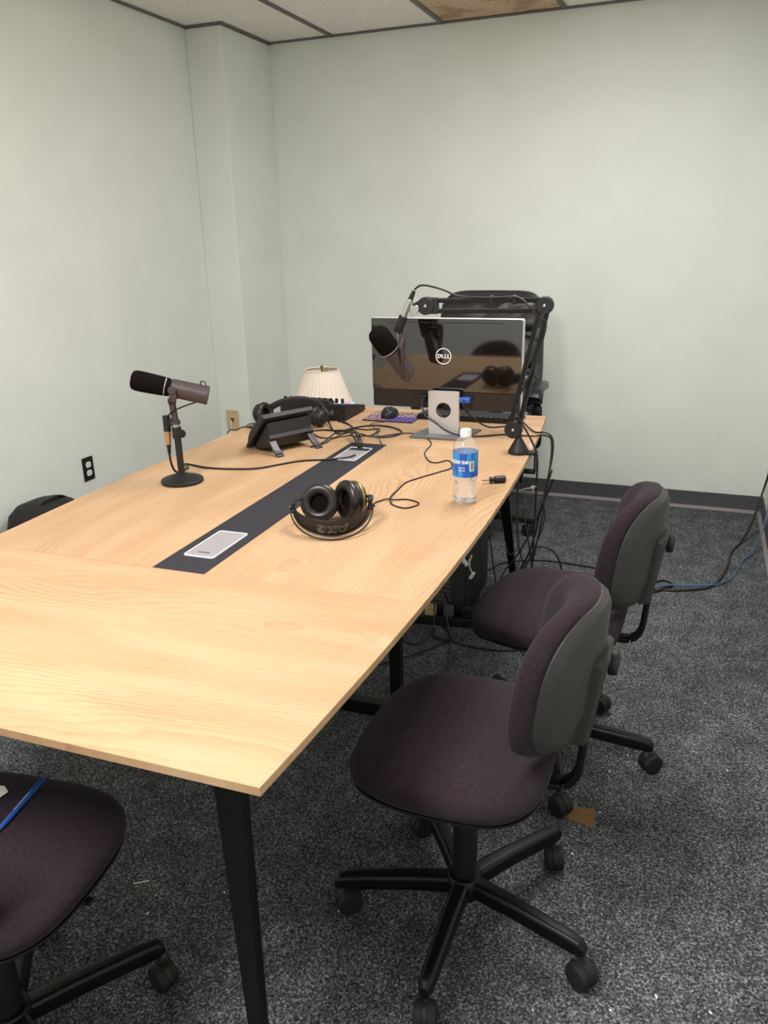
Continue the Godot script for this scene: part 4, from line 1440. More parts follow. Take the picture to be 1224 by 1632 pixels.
func make_mixer() -> void:
	var t := on_table("audio_mixer", "black podcast mixing console with glowing pads beside the lampshade", "mixer", -0.861, -2.03)
	var hw := 0.139
	var X := Transform3D(Basis(Vector3(0, 0, 1), Vector3.UP, Vector3.LEFT), Vector3.ZERO)
	var g := Geo.new()
	g.prism(PackedVector2Array([Vector2(0.0, 0.004), Vector2(0.0, 0.060), Vector2(-0.010, 0.066), Vector2(-0.212, 0.026), Vector2(-0.215, 0.004)]), -hw, hw, X, 0.003)
	var body := part("body", g, M.black, t)
	g = Geo.new()
	g.prism(PackedVector2Array([Vector2(-0.006, 0.006), Vector2(-0.006, 0.047), Vector2(-0.016, 0.052), Vector2(-0.206, 0.014), Vector2(-0.03, 0.008)]), hw - 0.001, hw + 0.0025, X, 0.0008)
	g.v = g.v
	part("side_panel", g, M.mic_body, body)
	g = Geo.new()
	g.prism(PackedVector2Array([Vector2(-0.085, 0.057), Vector2(0.045, 0.058), Vector2(0.06, 0.064), Vector2(0.045, 0.077), Vector2(-0.085, 0.079)]), -0.05, -0.004, Transform3D(Basis.IDENTITY, Vector3(0.02, 0, 0)), 0.003)
	part("display_hood", g, M.black, body)
	# small legends and jacks on the rear
	g = Geo.new()
	g.add(flat_text("R L", 0.006, 0.0004), Transform3D(Basis.IDENTITY, Vector3(0.058, 0.045, 0.0002)))
	for k in 5: g.box(Vector3(0.02 + 0.022 * k, 0.039 + 0.002 * (k % 2), 0.0002), Vector3(0.004, 0.0012, 0.0004))
	part("legends", g, M.white, body)
	for x in [0.062, 0.083]:
		g = Geo.new()
		g.cyl(Vector3(x, 0.029, -0.002), Vector3(x, 0.029, 0.003), 0.009, 16, 0.001)
		var j := part("jack", g, M.alu_dark, body)
		g = Geo.new()
		g.cyl(Vector3(x, 0.029, 0.002), Vector3(x - 0.002, 0.028, 0.030), 0.007, 14, 0.001)
		part("plug", g, M.alu_black, j)
	# knobs in a row and pads on the sloping top
	var slope := atan2(0.040, 0.202)
	var bs := Basis(Vector3.RIGHT, slope * -1.0)
	for k in 11:
		var x := -0.13 + 0.0245 * k
		var z := -0.035
		var y := 0.066 + (z + 0.010) * 0.198
		g = Geo.new()
		g.cyl(Vector3(x, y - 0.002, z), Vector3(x, y + 0.020, z), 0.0062, 14, 0.001)
		var kb := part("knob", g, M.black, body)
		g = Geo.new()
		g.torus(0.0085, 0.0014, Transform3D(Basis.IDENTITY, Vector3(x, y + 0.001, z)), 18, 6)
		part("light_ring", g, M.glow_white if k % 3 != 1 else M.glow_cyan, kb)
	for r in 2:
		for k in 5:
			var x := -0.005 + 0.0275 * k
			var z := -0.105 - 0.045 * r
			var y := 0.066 + (z + 0.010) * 0.198
			g = Geo.new()
			g.box(Vector3(x, y + 0.003, z), Vector3(0.021, 0.008, 0.021), 0.0015, bs)
			part("pad", g, [M.glow_white, M.glow_pink, M.glow_cyan][(k + r) % 3], body)
	for k in 5:
		var x := -0.125 + 0.024 * k
		g = Geo.new()
		var z := -0.15 + 0.012 * (k % 3)
		g.box(Vector3(x, 0.066 + (z + 0.01) * 0.198 + 0.006, z), Vector3(0.012, 0.014, 0.02), 0.002, bs)
		part("fader", g, M.alu_dark, body)

func make_keyboard_and_mouse() -> void:
	var t := on_table("keyboard", "slim black computer keyboard behind the monitor stand", "keyboard", -0.27, -2.205)
	var g := Geo.new()
	g.prism(PackedVector2Array([Vector2(0.064, 0.002), Vector2(0.064, 0.016), Vector2(-0.062, 0.008), Vector2(-0.062, 0.002)]), -0.2, 0.2, Transform3D(Basis(Vector3(0, 0, 1), Vector3.UP, Vector3.LEFT), Vector3.ZERO), 0.0015)
	part("case", g, M.black, t)
	g = Geo.new()
	for r in 6:
		for k in 20:
			var z := 0.053 - 0.0195 * r
			var y := 0.012 + (z) * 0.0635
			g.box(Vector3(-0.187 + 0.0197 * k, y + 0.003, z), Vector3(0.0165, 0.007, 0.0165), 0.0015)
	var keys := part("keys", g, M.key, t)
	keys.set_meta("kind", "stuff")
	for s in [-1, 1]:
		g = Geo.new()
		g.box(Vector3(s * 0.17, 0.001, 0.05), Vector3(0.025, 0.002, 0.012))
		part("rubber_foot", g, M.rubber, t)
	var p := on_table("mouse_pad", "mouse mat printed with red stripes and purple stars", "mouse pad", -0.566, -2.148)
	g = Geo.new()
	g.prism(Geo.rrect(0.205, 0.17, 0.006, 3), 0.0, 0.003, Transform3D(Basis(Vector3.RIGHT, -PI / 2), Vector3.ZERO), 0.0005)
	part("mat", g, M.rubber, p)
	g = Geo.new()
	g.prism(Geo.rrect(0.198, 0.163, 0.005, 3), 0.0029, 0.0034, Transform3D(Basis(Vector3.RIGHT, -PI / 2), Vector3.ZERO))
	for i in g.v.size(): g.uv[i] = Vector2(g.v[i].x / 0.198 + 0.5, g.v[i].z / 0.163 + 0.5)
	part("print", g, M.flag, p)
	var m := thing("computer_mouse", "black computer mouse on the striped mouse mat", "mouse", T(-0.585, TOP + 0.0035, -2.155), TABLE_YAW + 0.1)
	g = Geo.new()
	var rings := []
	for e in [[0.0, 0.0], [0.0, 0.006], [0.02, 0.016], [0.12, 0.025], [0.32, 0.032], [0.6, 0.036], [0.9, 0.0375]]:
		var ring := PackedVector3Array()
		for q in Geo.superell(0.031, 0.054, 2.6, 36):
			ring.append(Vector3(q.x * (1.0 - e[0]), e[1] * (1.0 - 0.25 * maxf(0.0, -q.y / 0.054)), q.y * (1.0 - e[0])))
		rings.append(ring)
	g.loft(rings)
	part("body", g, M.black, m, 60.0)
	g = Geo.new()
	g.cyl(Vector3(-0.003, 0.0245, -0.03), Vector3(0.003, 0.0245, -0.03), 0.0075, 14, 0.001)
	part("scroll_wheel", g, M.rubber, m)
	g = Geo.new()
	g.cyl(Vector3(0, 0.031, 0.036), Vector3(0, 0.0335, 0.036), 0.003, 10)
	part("logo_dot", g, M.alu, m)

func make_screwdriver() -> void:
	var t := on_table("screwdriver", "stubby screwdriver with a black handle lying beside the bottle", "screwdriver", 0.005, -1.40, 0.0)
	var d := Vector3(0.055, 0, -0.03).normalized()
	var g := Geo.new()
	var c := Vector3(-0.018, 0.0105, 0.012)
	g.lathe([Vector2(0.004, 0), Vector2(0.0085, 0.001), Vector2(0.0092, 0.006), Vector2(0.006, 0.009), Vector2(0.0062, 0.012), Vector2(0.0100, 0.015), Vector2(0.0105, 0.042), Vector2(0.0095, 0.046), Vector2(0, 0.047)], 10, Geo.along(c, c + d))
	part("handle", g, M.black, t, 25.0)
	g = Geo.new()
	g.cyl(c, c - d * 0.022, 0.0024, 10)
	part("blade", g, M.alu_dark, t)

func make_lamp() -> void:
	var at := T(-1.09, 0, -2.64)
	var t := thing("table_lamp", "lamp with a pleated cream shade standing behind the table", "lamp", Vector3(at.x, 0, at.z))
	var g := Geo.new()
	var rings := []
	for e in [[0.172, 0.60], [0.0775, 0.845]]:
		for k in 1:
			var ring := PackedVector3Array()
			for j in 160:
				var a := TAU * j / 160
				var r: float = e[0] + (0.0022 if j % 4 < 2 else -0.0022) * e[0] / 0.17
				ring.append(Vector3(r * cos(a), e[1], -r * sin(a)))
			rings.append(ring)
	var inner := []
	for i in [1, 0]:
		var ring := PackedVector3Array()
		for p in rings[i]: ring.append(Vector3(p.x * 0.985, p.y, p.z * 0.985))
		inner.append(ring)
	g.loft([rings[0], rings[1], inner[0], inner[1]], false, false, true)
	var sh := part("shade", g, M.shade, t, 20.0, "pleated cream fabric shade")
	for e in [[0.1725, 0.602], [0.078, 0.843]]:
		g = Geo.new()
		g.torus(e[0], 0.0032, Transform3D(Basis.IDENTITY, Vector3(0, e[1], 0)), 48, 8)
		part("rim", g, M.shade, sh)
	g = Geo.new()
	for k in 3:
		var a := TAU * k / 3.0 + 0.4
		g.tube(PackedVector3Array([Vector3(0, 0.838, 0), Vector3(cos(a), 0, sin(a)) * 0.077 + Vector3(0, 0.842, 0)]), 0.0018, 6)
	g.cyl(Vector3(0, 0.82, 0), Vector3(0, 0.85, 0), 0.004, 10)
	g.lathe([Vector2(0.003, 0.848), Vector2(0.007, 0.853), Vector2(0.007, 0.86), Vector2(0.0, 0.865)], 14)
	part("finial", g, M.brass, t)
	g = Geo.new()
	g.lathe([Vector2(0.10, 0), Vector2(0.10, 0.012), Vector2(0.05, 0.022), Vector2(0.022, 0.05), Vector2(0.018, 0.12), Vector2(0.032, 0.22), Vector2(0.038, 0.30), Vector2(0.026, 0.42), Vector2(0.013, 0.50), Vector2(0.01, 0.60), Vector2(0.008, 0.66)], 32)
	part("base", g, M.brass, t)
	g = Geo.new()
	g.lathe([Vector2(0.012, 0.66), Vector2(0.016, 0.665), Vector2(0.016, 0.70), Vector2(0.028, 0.735), Vector2(0.03, 0.76), Vector2(0.02, 0.785), Vector2(0, 0.792)], 20)
	part("bulb", g, M.white, t)
	g = Geo.new()
	for k in 2:
		g.tube(Geo.spline([Vector3(0, 0.655, 0), Vector3(0.05 * (1 - 2 * k), 0.69, 0), Vector3(0.052 * (1 - 2 * k), 0.78, 0), Vector3(0, 0.825, 0)], 6), 0.0016, 6)
	part("harp", g, M.brass, t)

func more_materials() -> void:
	M.silver = plain(Color8(226, 225, 228), 0.35, 0.15)
	M.alu_lid = plain(Color8(168, 164, 166), 0.5, 0.35)
	M.leather_smooth = plain(Color8(24, 21, 20), 0.36)
	M.letter = plain(Color8(150, 136, 120), 0.5, 0.2)
	M.alu_black = plain(Color8(70, 66, 70), 0.4, 0.3)
	M.key = plain(Color8(34, 33, 34), 0.55)
	M.pet = plain(Color(0.95, 0.95, 0.97, 0.12), 0.06)
	M.pet.transparency = BaseMaterial3D.TRANSPARENCY_ALPHA
	M.water = plain(Color(0.98, 0.99, 1.0, 0.05), 0.0)
	M.water.refraction_enabled = true
	M.water.refraction_scale = 0.033
	var li := Image.create(256, 128, false, Image.FORMAT_RGB8)
	var n := noise(51, 0.03, 2)
	for y in 128:
		for x in 256:
			var v := y / 128.0
			var c := Color8(30, 84, 178).lerp(Color8(58, 146, 214), clampf(0.5 + n.get_noise_2d(x, y * 0.6) * 1.4, 0, 1))
			if v < 0.22 + 0.06 * n.get_noise_2d(x * 2.0, 7.0): c = c.lerp(Color8(96, 128, 200), 0.6)
			li.set_pixel(x, y, c)
	M.label = plain(Color.WHITE, 0.35)
	M.label.albedo_texture = tex(li)
	var fi := Image.create(256, 208, false, Image.FORMAT_RGB8)
	for y in 208:
		for x in 256:
			var s := int(y / 16)
			var c := Color8(92, 34, 52) if s % 2 == 0 else Color8(206, 186, 190)
			var wear := n.get_noise_2d(x * 1.5, y * 1.5)
			c = c.lerp(Color8(52, 30, 54), clampf(0.25 + wear, 0.0, 0.7))
			if x > 120 and y > 96:
				c = Color8(62, 40, 116)
				var cx := (x % 24) - 12
				var cy := (y % 20) - 10
				if absi(cx) + absi(cy) < 6: c = Color8(176, 160, 204)
			fi.set_pixel(x, y, c)
	M.flag = plain(Color.WHITE, 0.8)
	M.flag.albedo_texture = tex(fi)
	for e in [["glow_white", Color8(225, 232, 235)], ["glow_cyan", Color8(120, 214, 235)], ["glow_pink", Color8(226, 130, 170)]]:
		var m := plain(e[1], 0.5)
		m.emission_enabled = true
		m.emission = e[1]
		m.emission_energy_multiplier = 0.5
		M[e[0]] = m

func make_table_cables() -> void:
	var G := "cables tangled on the table by the rear cable box"
	var mic := flat_path([[-0.976, -1.322], [-0.886, -1.302], [-0.802, -1.311], [-0.729, -1.338], [-0.677, -1.405], [-0.635, -1.454], [-0.564, -1.489], [-0.509, -1.528], [-0.495, -1.564]], 0.0033)
	var c0 := T(-0.879, TOP, -1.158)
	var b := Basis(Vector3.UP, TABLE_YAW)
	var pre := [c0 + b * Vector3(-0.032, 0.084, 0.004), c0 + b * Vector3(-0.031, 0.05, 0.0), c0 + b * Vector3(-0.03, 0.022, -0.02), c0 + b * Vector3(-0.045, 0.012, -0.1)]
	cable("microphone_cable", "thick black cable from the desk microphone to the cable box", pre + mic, 0.0033, M.cable)
	cable("headphone_cable", "thin black headphone cord with a loop, winding past the bottle", flat_path([[-0.224, -1.022], [-0.255, -1.08], [-0.262, -1.130], [-0.235, -1.160], [-0.215, -1.127], [-0.175, -1.107], [-0.151, -1.135], [-0.154, -1.161], [-0.192, -1.178], [-0.231, -1.158], [-0.242, -1.257], [-0.241, -1.326], [-0.216, -1.385], [-0.179, -1.456], [-0.157, -1.505], [-0.174, -1.566], [-0.193, -1.584], [-0.215, -1.551], [-0.244, -1.562], [-0.287, -1.653], [-0.302, -1.778], [-0.348, -1.858], [-0.389, -1.881], [-0.444, -1.885], [-0.517, -1.823]], 0.0021, {0: 0.03, 9: 0.004, 3: 0.003, 22: 0.004, 23: 0.003}), 0.0021, M.cable)
	cable("loose_cable", "thick black cable coiled in a wide flat loop", flat_path([[-0.520, -1.664], [-0.555, -1.756], [-0.539, -1.798], [-0.482, -1.822], [-0.455, -1.858], [-0.450, -1.899], [-0.470, -1.937], [-0.517, -1.974], [-0.569, -1.988], [-0.607, -1.975], [-0.636, -1.943], [-0.651, -1.912], [-0.675, -1.870], [-0.737, -1.868], [-0.776, -1.844]], 0.0032, {1: 0.02, 2: 0.006}), 0.0032, M.cable, G)
	cable("mouse_cable", "thin black cord from the mouse to the cable box", flat_path([[-0.580, -2.10], [-0.574, -2.058], [-0.596, -2.041], [-0.609, -2.020], [-0.593, -1.965], [-0.568, -1.929], [-0.538, -1.876], [-0.509, -1.815], [-0.463, -1.726]], 0.0015, {0: 0.006, 4: 0.008, 5: 0.01, 6: 0.012, 7: 0.01}), 0.0015, M.cable)
	var k := [
		[[-0.600, -1.801], [-0.546, -1.835], [-0.534, -1.872], [-0.540, -1.916], [-0.560, -1.936], [-0.584, -1.915], [-0.619, -1.916], [-0.648, -1.930], [-0.685, -1.974], [-0.727, -2.007]],
		[[-0.506, -1.660], [-0.555, -1.756], [-0.597, -1.811], [-0.639, -1.850], [-0.670, -1.858], [-0.681, -1.819], [-0.673, -1.748], [-0.669, -1.684], [-0.684, -1.631]],
		[[-0.514, -1.662], [-0.570, -1.761], [-0.615, -1.807], [-0.640, -1.80], [-0.679, -1.839], [-0.722, -1.900], [-0.775, -1.975], [-0.801, -2.0]],
		[[-0.525, -1.664], [-0.579, -1.749], [-0.646, -1.729], [-0.657, -1.687], [-0.671, -1.661]],
		[[-0.510, -1.658], [-0.570, -1.752], [-0.628, -1.799], [-0.660, -1.770], [-0.705, -1.759], [-0.763, -1.817]],
		[[-0.521, -1.661], [-0.587, -1.757], [-0.655, -1.835], [-0.712, -1.882], [-0.76, -1.96], [-0.780, -2.0]],
		[[-0.618, -1.829], [-0.634, -1.895], [-0.670, -1.959], [-0.716, -2.010], [-0.746, -2.012]]]
	var lifts := [{2: 0.004, 3: 0.004}, {0: -0.004, 1: 0.022, 2: 0.014, 3: 0.006}, {0: -0.004, 1: 0.03, 2: 0.018, 3: 0.008, 6: 0.016, 7: 0.026}, {0: -0.004, 1: 0.016, 2: 0.006}, {0: -0.004, 1: 0.024, 2: 0.010}, {0: -0.004, 1: 0.027, 2: 0.012, 4: 0.016, 5: 0.026}, {1: 0.006}]
	var ends := ["black cable twisting in a small curl towards the mixer", "black cable bending from the rear cable box to the phone's stand", "black cable from the rear cable box into the mixer's second jack", "short black cable from the rear cable box to the phone foot", "black cable from the rear cable box under the back of the phone", "black cable from the rear cable box into the mixer's first jack", "short thin black cable lying in front of the mixer"]
	for i in k.size():
		cable("loose_cable", ends[i], flat_path(k[i], 0.0024, lifts[i]), 0.0024, M.cable, G)
	cable("phone_cable", "black cord hanging over the table's far side behind the phone", [T(-1.10, TOP - 0.12, -1.76)] + [T(-1.092, TOP - 0.02, -1.77), T(-1.082, TOP + 0.003, -1.778)] + flat_path([[-1.061, -1.785], [-1.062, -1.833], [-1.041, -1.849], [-0.996, -1.829], [-0.941, -1.801], [-0.87, -1.74], [-0.80, -1.66]], 0.0022), 0.0022, M.cable)
	cable("phone_cable", "short black cord curled beside the desk phone", flat_path([[-0.96, -1.97], [-1.015, -1.985], [-1.036, -1.928], [-1.052, -1.868], [-1.036, -1.829], [-0.990, -1.809], [-0.93, -1.76], [-0.85, -1.70]], 0.002, {3: 0.005, 4: 0.005}), 0.002, M.cable)
	# monitor leads
	var mo := func(x: float, y: float, z: float) -> Vector3: return T(-0.3 + x, TOP + y, -1.93 + z)
	cable("power_cable", "black power cord from the monitor across its stand to the table edge", [mo.call(-0.075, 0.128, 0.014), mo.call(-0.072, 0.11, 0.03), mo.call(-0.058, 0.075, 0.042), mo.call(-0.02, 0.052, 0.046), mo.call(0.02, 0.028, 0.052), mo.call(0.07, 0.012, 0.05), mo.call(0.13, 0.005, 0.02), mo.call(0.21, 0.005, -0.03), mo.call(0.27, 0.005, -0.03), mo.call(0.315, 0.006, -0.03), mo.call(0.35, 0.005, -0.05), mo.call(0.372, -0.02, -0.06), mo.call(0.372, -0.13, -0.03), mo.call(0.36, -0.3, 0.03), mo.call(0.33, -0.5, 0.06), mo.call(0.28, -0.745, 0.02)], 0.0032, M.cable)
	cable("video_cable", "black video cable from the blue monitor plug to an adapter", [mo.call(0.078, 0.128, 0.028), mo.call(0.082, 0.105, 0.034), mo.call(0.11, 0.06, 0.0), mo.call(0.15, 0.026, -0.04), mo.call(0.19, 0.02, -0.08), mo.call(0.2, 0.018, -0.1)], 0.003, M.cable)
	var g := Geo.new()
	g.box(Vector3.ZERO, Vector3(0.05, 0.016, 0.026), 0.004, Basis(Vector3.UP, 0.6))
	single("video_adapter", g, M.black, "small black video adapter block lying by the keyboard", "adapter", mo.call(0.215, 0.0275, -0.215))
	cable("video_cable", "grey-tipped video cable hanging from adapter over the table edge", [mo.call(0.24, 0.024, -0.19), mo.call(0.27, 0.01, -0.15), mo.call(0.31, 0.005, -0.09), mo.call(0.345, 0.008, -0.08), mo.call(0.372, -0.012, -0.075), mo.call(0.376, -0.08, -0.06), mo.call(0.362, -0.2, 0.0), mo.call(0.372, -0.28, 0.03), mo.call(0.33, -0.42, 0.07), mo.call(0.24, -0.6, 0.02), mo.call(0.16, -0.742, -0.06)], 0.003, M.cable)
	cable("boom_cable", "black microphone cable dropping straight down beside the boom clamp", [T(0.013, TOP + 0.10, -1.728), T(0.045, TOP + 0.05, -1.722), T(0.066, TOP + 0.0, -1.72), T(0.068, TOP - 0.1, -1.72), T(0.066, TOP - 0.3, -1.722), T(0.062, TOP - 0.5, -1.725), T(0.06, TOP - 0.7, -1.73), T(0.05, 0.004, -1.76), T(0.0, 0.004, -1.85)], 0.0032, M.cable)
	g = Geo.new()
	g.box(Vector3.ZERO, Vector3(0.006, 0.016, 0.006), 0.001, Basis(Vector3.BACK, 0.4))
	single("cable_clip", g, M.white, "tiny clear cable clip at the boom mount", "clip", T(0.043, TOP + 0.0285, -1.725))

func make_under_table() -> void:
	var tp := T(-0.31, 0, -2.17)
	var t := thing("computer_tower", "black desktop computer tower standing under the table", "computer", tp, TABLE_YAW)
	var g := Geo.new()
	g.box(Vector3(0, 0.185, 0), Vector3(0.17, 0.36, 0.38), 0.004)
	part("case", g, M.black, t)
	g = Geo.new()
	g.box(Vector3(0, 0.185, 0.191), Vector3(0.16, 0.34, 0.002))
	var rp := part("rear_panel", g, M.alu_black, t)
	for k in 6:
		g = Geo.new()
		g.box(Vector3(-0.02, 0.06 + 0.019 * k, 0.1925), Vector3(0.09, 0.012, 0.002), 0.0005)
		part("slot_cover", g, M.alu_dark, rp)
	for s in [-1, 1]:
		g = Geo.new()
		g.box(Vector3(s * 0.06, 0.003, 0), Vector3(0.02, 0.006, 0.34))
		part("foot", g, M.rubber, t)
	t = thing("power_strip", "black power strip with plugs on the carpet under the table", "power strip", T(-0.30, 0, -1.93), TABLE_YAW + 0.12)
	g = Geo.new()
	g.box(Vector3(0, 0.018, 0), Vector3(0.34, 0.036, 0.05), 0.006)
	part("housing", g, M.black, t)
	for k in 4:
		g = Geo.new()
		g.box(Vector3(-0.12 + 0.07 * k, 0.055, 0), Vector3(0.036 + 0.006 * (k % 2), 0.04, 0.034), 0.004)
		part("plug", g, [M.black, M.tan, M.alu_dark, M.black][k], t)
	t = thing("power_brick", "pale grey power adapter among the cables under the table", "adapter", T(-0.16, 0, -2.13), 0.5)
	g = Geo.new()
	g.box(Vector3(0, 0.02, 0), Vector3(0.05, 0.036, 0.09), 0.005)
	part("body", g, M.alu_dark, t)
	g = Geo.new()
	g.tube(Geo.spline([Vector3(0, 0.02, 0.045), Vector3(0.01, 0.03, 0.08), Vector3(0.03, 0.01, 0.12), Vector3(0.0, 0.004, 0.18)], 6), 0.003, 7)
	part("cord", g, M.cable, t)
	for e in [[Vector3(-0.22, 0.26, -1.94), 0.7, "white network plug dangling in front of the computer tower"], [Vector3(-0.19, 0.215, -1.93), -0.5, "white square connector hanging below the network plug"]]:
		g = Geo.new()
		g.box(Vector3.ZERO, Vector3(0.013, 0.03, 0.013), 0.002, Basis(Vector3.BACK, e[1]))
		g.tube(Geo.spline([Vector3(0, 0.012, 0), Vector3(-0.01, 0.03, -0.005), Vector3(-0.012, 0.05, -0.012), Vector3(-0.01, 0.07, -0.03), Vector3(-0.03, 0.03, -0.045)], 5), 0.0018, 6)
		single("cable_plug", g, M.white, e[2], "plug", T(e[0].x, e[0].y, e[0].z))
	# cables lying and hanging about
	var U := "black cables tangled under the table"
	var lab := "black cable in the tangle under the table"
	var fl := func(p: Array) -> Array:
		var o := []
		for q in p: o.append(Vector3(q[0], q[2] if q.size() > 2 else 0.0045, q[1]))
		return o
	for p in [
		[[-0.47, -1.53], [-0.389, -1.621], [-0.301, -1.744], [-0.28, -1.83], [-0.34, -1.90]],
		[[-0.36, -1.87], [-0.344, -1.805], [-0.284, -1.784, 0.008], [-0.190, -1.771], [-0.098, -1.773], [-0.014, -1.807], [0.020, -1.868], [0.05, -1.95]],
		[[-0.46, -1.80], [-0.433, -1.739], [-0.383, -1.720, 0.006], [-0.352, -1.79, 0.012], [-0.36, -1.87, 0.05], [-0.40, -2.0, 0.3], [-0.41, -2.0, 0.7]],
		[[-0.30, -1.86], [-0.27, -1.80, 0.012], [-0.244, -1.680], [-0.225, -1.594], [-0.25, -1.52]],
		[[-0.33, -1.97, 0.06], [-0.33, -1.90, 0.14], [-0.29, -1.82, 0.05], [-0.25, -1.78], [-0.22, -1.86]],
		[[-0.20, -2.02, 0.5], [-0.17, -1.98, 0.3], [-0.14, -1.95, 0.14], [-0.16, -1.93, 0.03], [-0.24, -1.95, 0.06]],
		[[-0.12, -2.18, 0.55], [-0.10, -2.10, 0.33], [-0.06, -2.04, 0.2], [-0.10, -1.98, 0.06], [-0.18, -1.98, 0.02]],
		[[0.02, -2.1, 0.6], [-0.02, -2.05, 0.42], [-0.07, -2.02, 0.3], [-0.13, -1.98, 0.2], [-0.16, -1.96, 0.05]],
		[[0.045, -1.98, 0.6], [0.0, -2.0, 0.46], [-0.03, -2.06, 0.33], [-0.09, -2.05, 0.16], [-0.18, -1.99, 0.05]],
		[[-0.1, -2.2, 0.40], [-0.05, -2.12, 0.25], [-0.01, -2.06, 0.14], [0.03, -2.10, 0.03], [-0.05, -2.14], [-0.14, -2.06]],
		[[-0.24, -2.0, 0.45], [-0.2, -1.96, 0.24], [-0.215, -1.94, 0.10], [-0.25, -1.94, 0.05]],
		[[0.05, -2.36, 0.06], [0.02, -2.28, 0.2], [-0.05, -2.2, 0.24], [-0.12, -2.1, 0.12], [-0.2, -2.0, 0.02]]]:
		cable("loose_floor_cable", lab, fl.call(p), 0.0031, M.cable, U)
	cable("floor_cable", "long black cord on the carpet behind the middle task chair", fl.call([[-0.36, -2.40], [-0.297, -2.485], [-0.260, -2.573], [-0.158, -2.638], [-0.049, -2.666], [0.177, -2.640], [0.30, -2.58], [0.383, -2.572]]), 0.0042, M.cable)
	cable("blue_cable", "thin blue network cable looped under the table", fl.call([[-0.2, -2.3, 0.3], [-0.14, -2.22, 0.22], [-0.11, -2.2, 0.27], [-0.13, -2.24, 0.34], [-0.17, -2.22, 0.28], [-0.14, -2.16, 0.22], [-0.10, -2.2, 0.24], [-0.14, -2.28, 0.1], [-0.2, -2.3, 0.02]]), 0.0018, M.blue_cable)
	# cords from the right wall
	cable("black_cable", "black cord dropping from the right wall and coiling on the carpet", [Vector3(XR - 0.008, 0.42, -3.40), Vector3(XR - 0.012, 0.3, -3.42), Vector3(0.84, 0.17, -3.40), Vector3(0.80, 0.06, -3.27)] + fl.call([[0.757, -3.157, 0.012], [0.715, -3.027], [0.696, -2.863], [0.665, -2.70], [0.618, -2.582], [0.545, -2.531], [0.47, -2.50], [0.398, -2.496], [0.375, -2.53], [0.40, -2.57], [0.443, -2.599], [0.475, -2.561], [0.447, -2.51, 0.012], [0.40, -2.46], [0.33, -2.43]]), 0.0052, M.cable)
	cable("blue_cable", "blue network cable trailing from the right wall across the carpet", [Vector3(XR - 0.008, 0.33, -3.22), Vector3(XR - 0.012, 0.2, -3.23), Vector3(0.845, 0.09, -3.15), Vector3(0.80, 0.02, -3.02)] + fl.call([[0.760, -2.93], [0.71, -2.72], [0.64, -2.60, 0.013], [0.55, -2.56, 0.014], [0.48, -2.535, 0.016], [0.41, -2.50, 0.013], [0.37, -2.42], [0.335, -2.345], [0.277, -2.303], [0.18, -2.29], [0.05, -2.33]]), 0.0032, M.blue_cable)
	var g2 := Geo.new()
	g2.tube(Geo.spline([Vector3(-0.042, -0.014, 0), Vector3(-0.016, -0.003, 0.003), Vector3(0.008, 0.0, 0)], 5), 0.0016, 6)
	g2.tube(PackedVector3Array([Vector3(0.0, 0.009, 0), Vector3(0.004, -0.010, 0)]), 0.0016, 6)
	g2.tube(PackedVector3Array([Vector3(-0.004, 0.002, 0), Vector3(0.013, 0.006, 0)]), 0.0016, 6)
	single("twist_tie", g2, M.white, "white twist tie on the cables beneath the table edge", "twist tie", T(0.055, 0.645, -1.715))

func make_bag() -> void:
	var t := thing("black_bag", "black padded bag on the floor against the side wall", "bag", Vector3(-1.885, 0, -1.61), 0.0)
	var g := Geo.new()
	var rings := []
	for e in [[0.0, 0.93], [0.02, 1.0], [0.2, 1.0], [0.33, 0.97], [0.40, 0.86], [0.432, 0.66], [0.442, 0.35], [0.444, 0.05]]:
		var ring := PackedVector3Array()
		for q in Geo.superell(0.13 * e[1], 0.155 * e[1], 3.2, 40): ring.append(Vector3(q.x - 0.04, e[0], q.y))
		rings.append(ring)
	g.loft(rings)
	part("body", g, M.rubber, t, 60.0)
	g = Geo.new()
	rings = []
	for e in [[0.02, 0.93], [0.04, 1.0], [0.30, 1.0], [0.37, 0.9], [0.395, 0.7], [0.404, 0.3], [0.405, 0.05]]:
		var ring := PackedVector3Array()
		for q in Geo.superell(0.075 * e[1], 0.075 * e[1], 3.0, 30): ring.append(Vector3(q.x + 0.03, e[0], q.y + 0.13))
		rings.append(ring)
	g.loft(rings)
	part("side_pocket", g, M.rubber, t, 60.0)
	g = Geo.new()
	g.bar(Geo.spline([Vector3(-0.03, 0.43, 0.07), Vector3(-0.02, 0.452, 0.02), Vector3(-0.02, 0.452, -0.05), Vector3(-0.03, 0.43, -0.1)], 5), 0.025, 0.006, 0.002)
	part("handle", g, M.black, t)

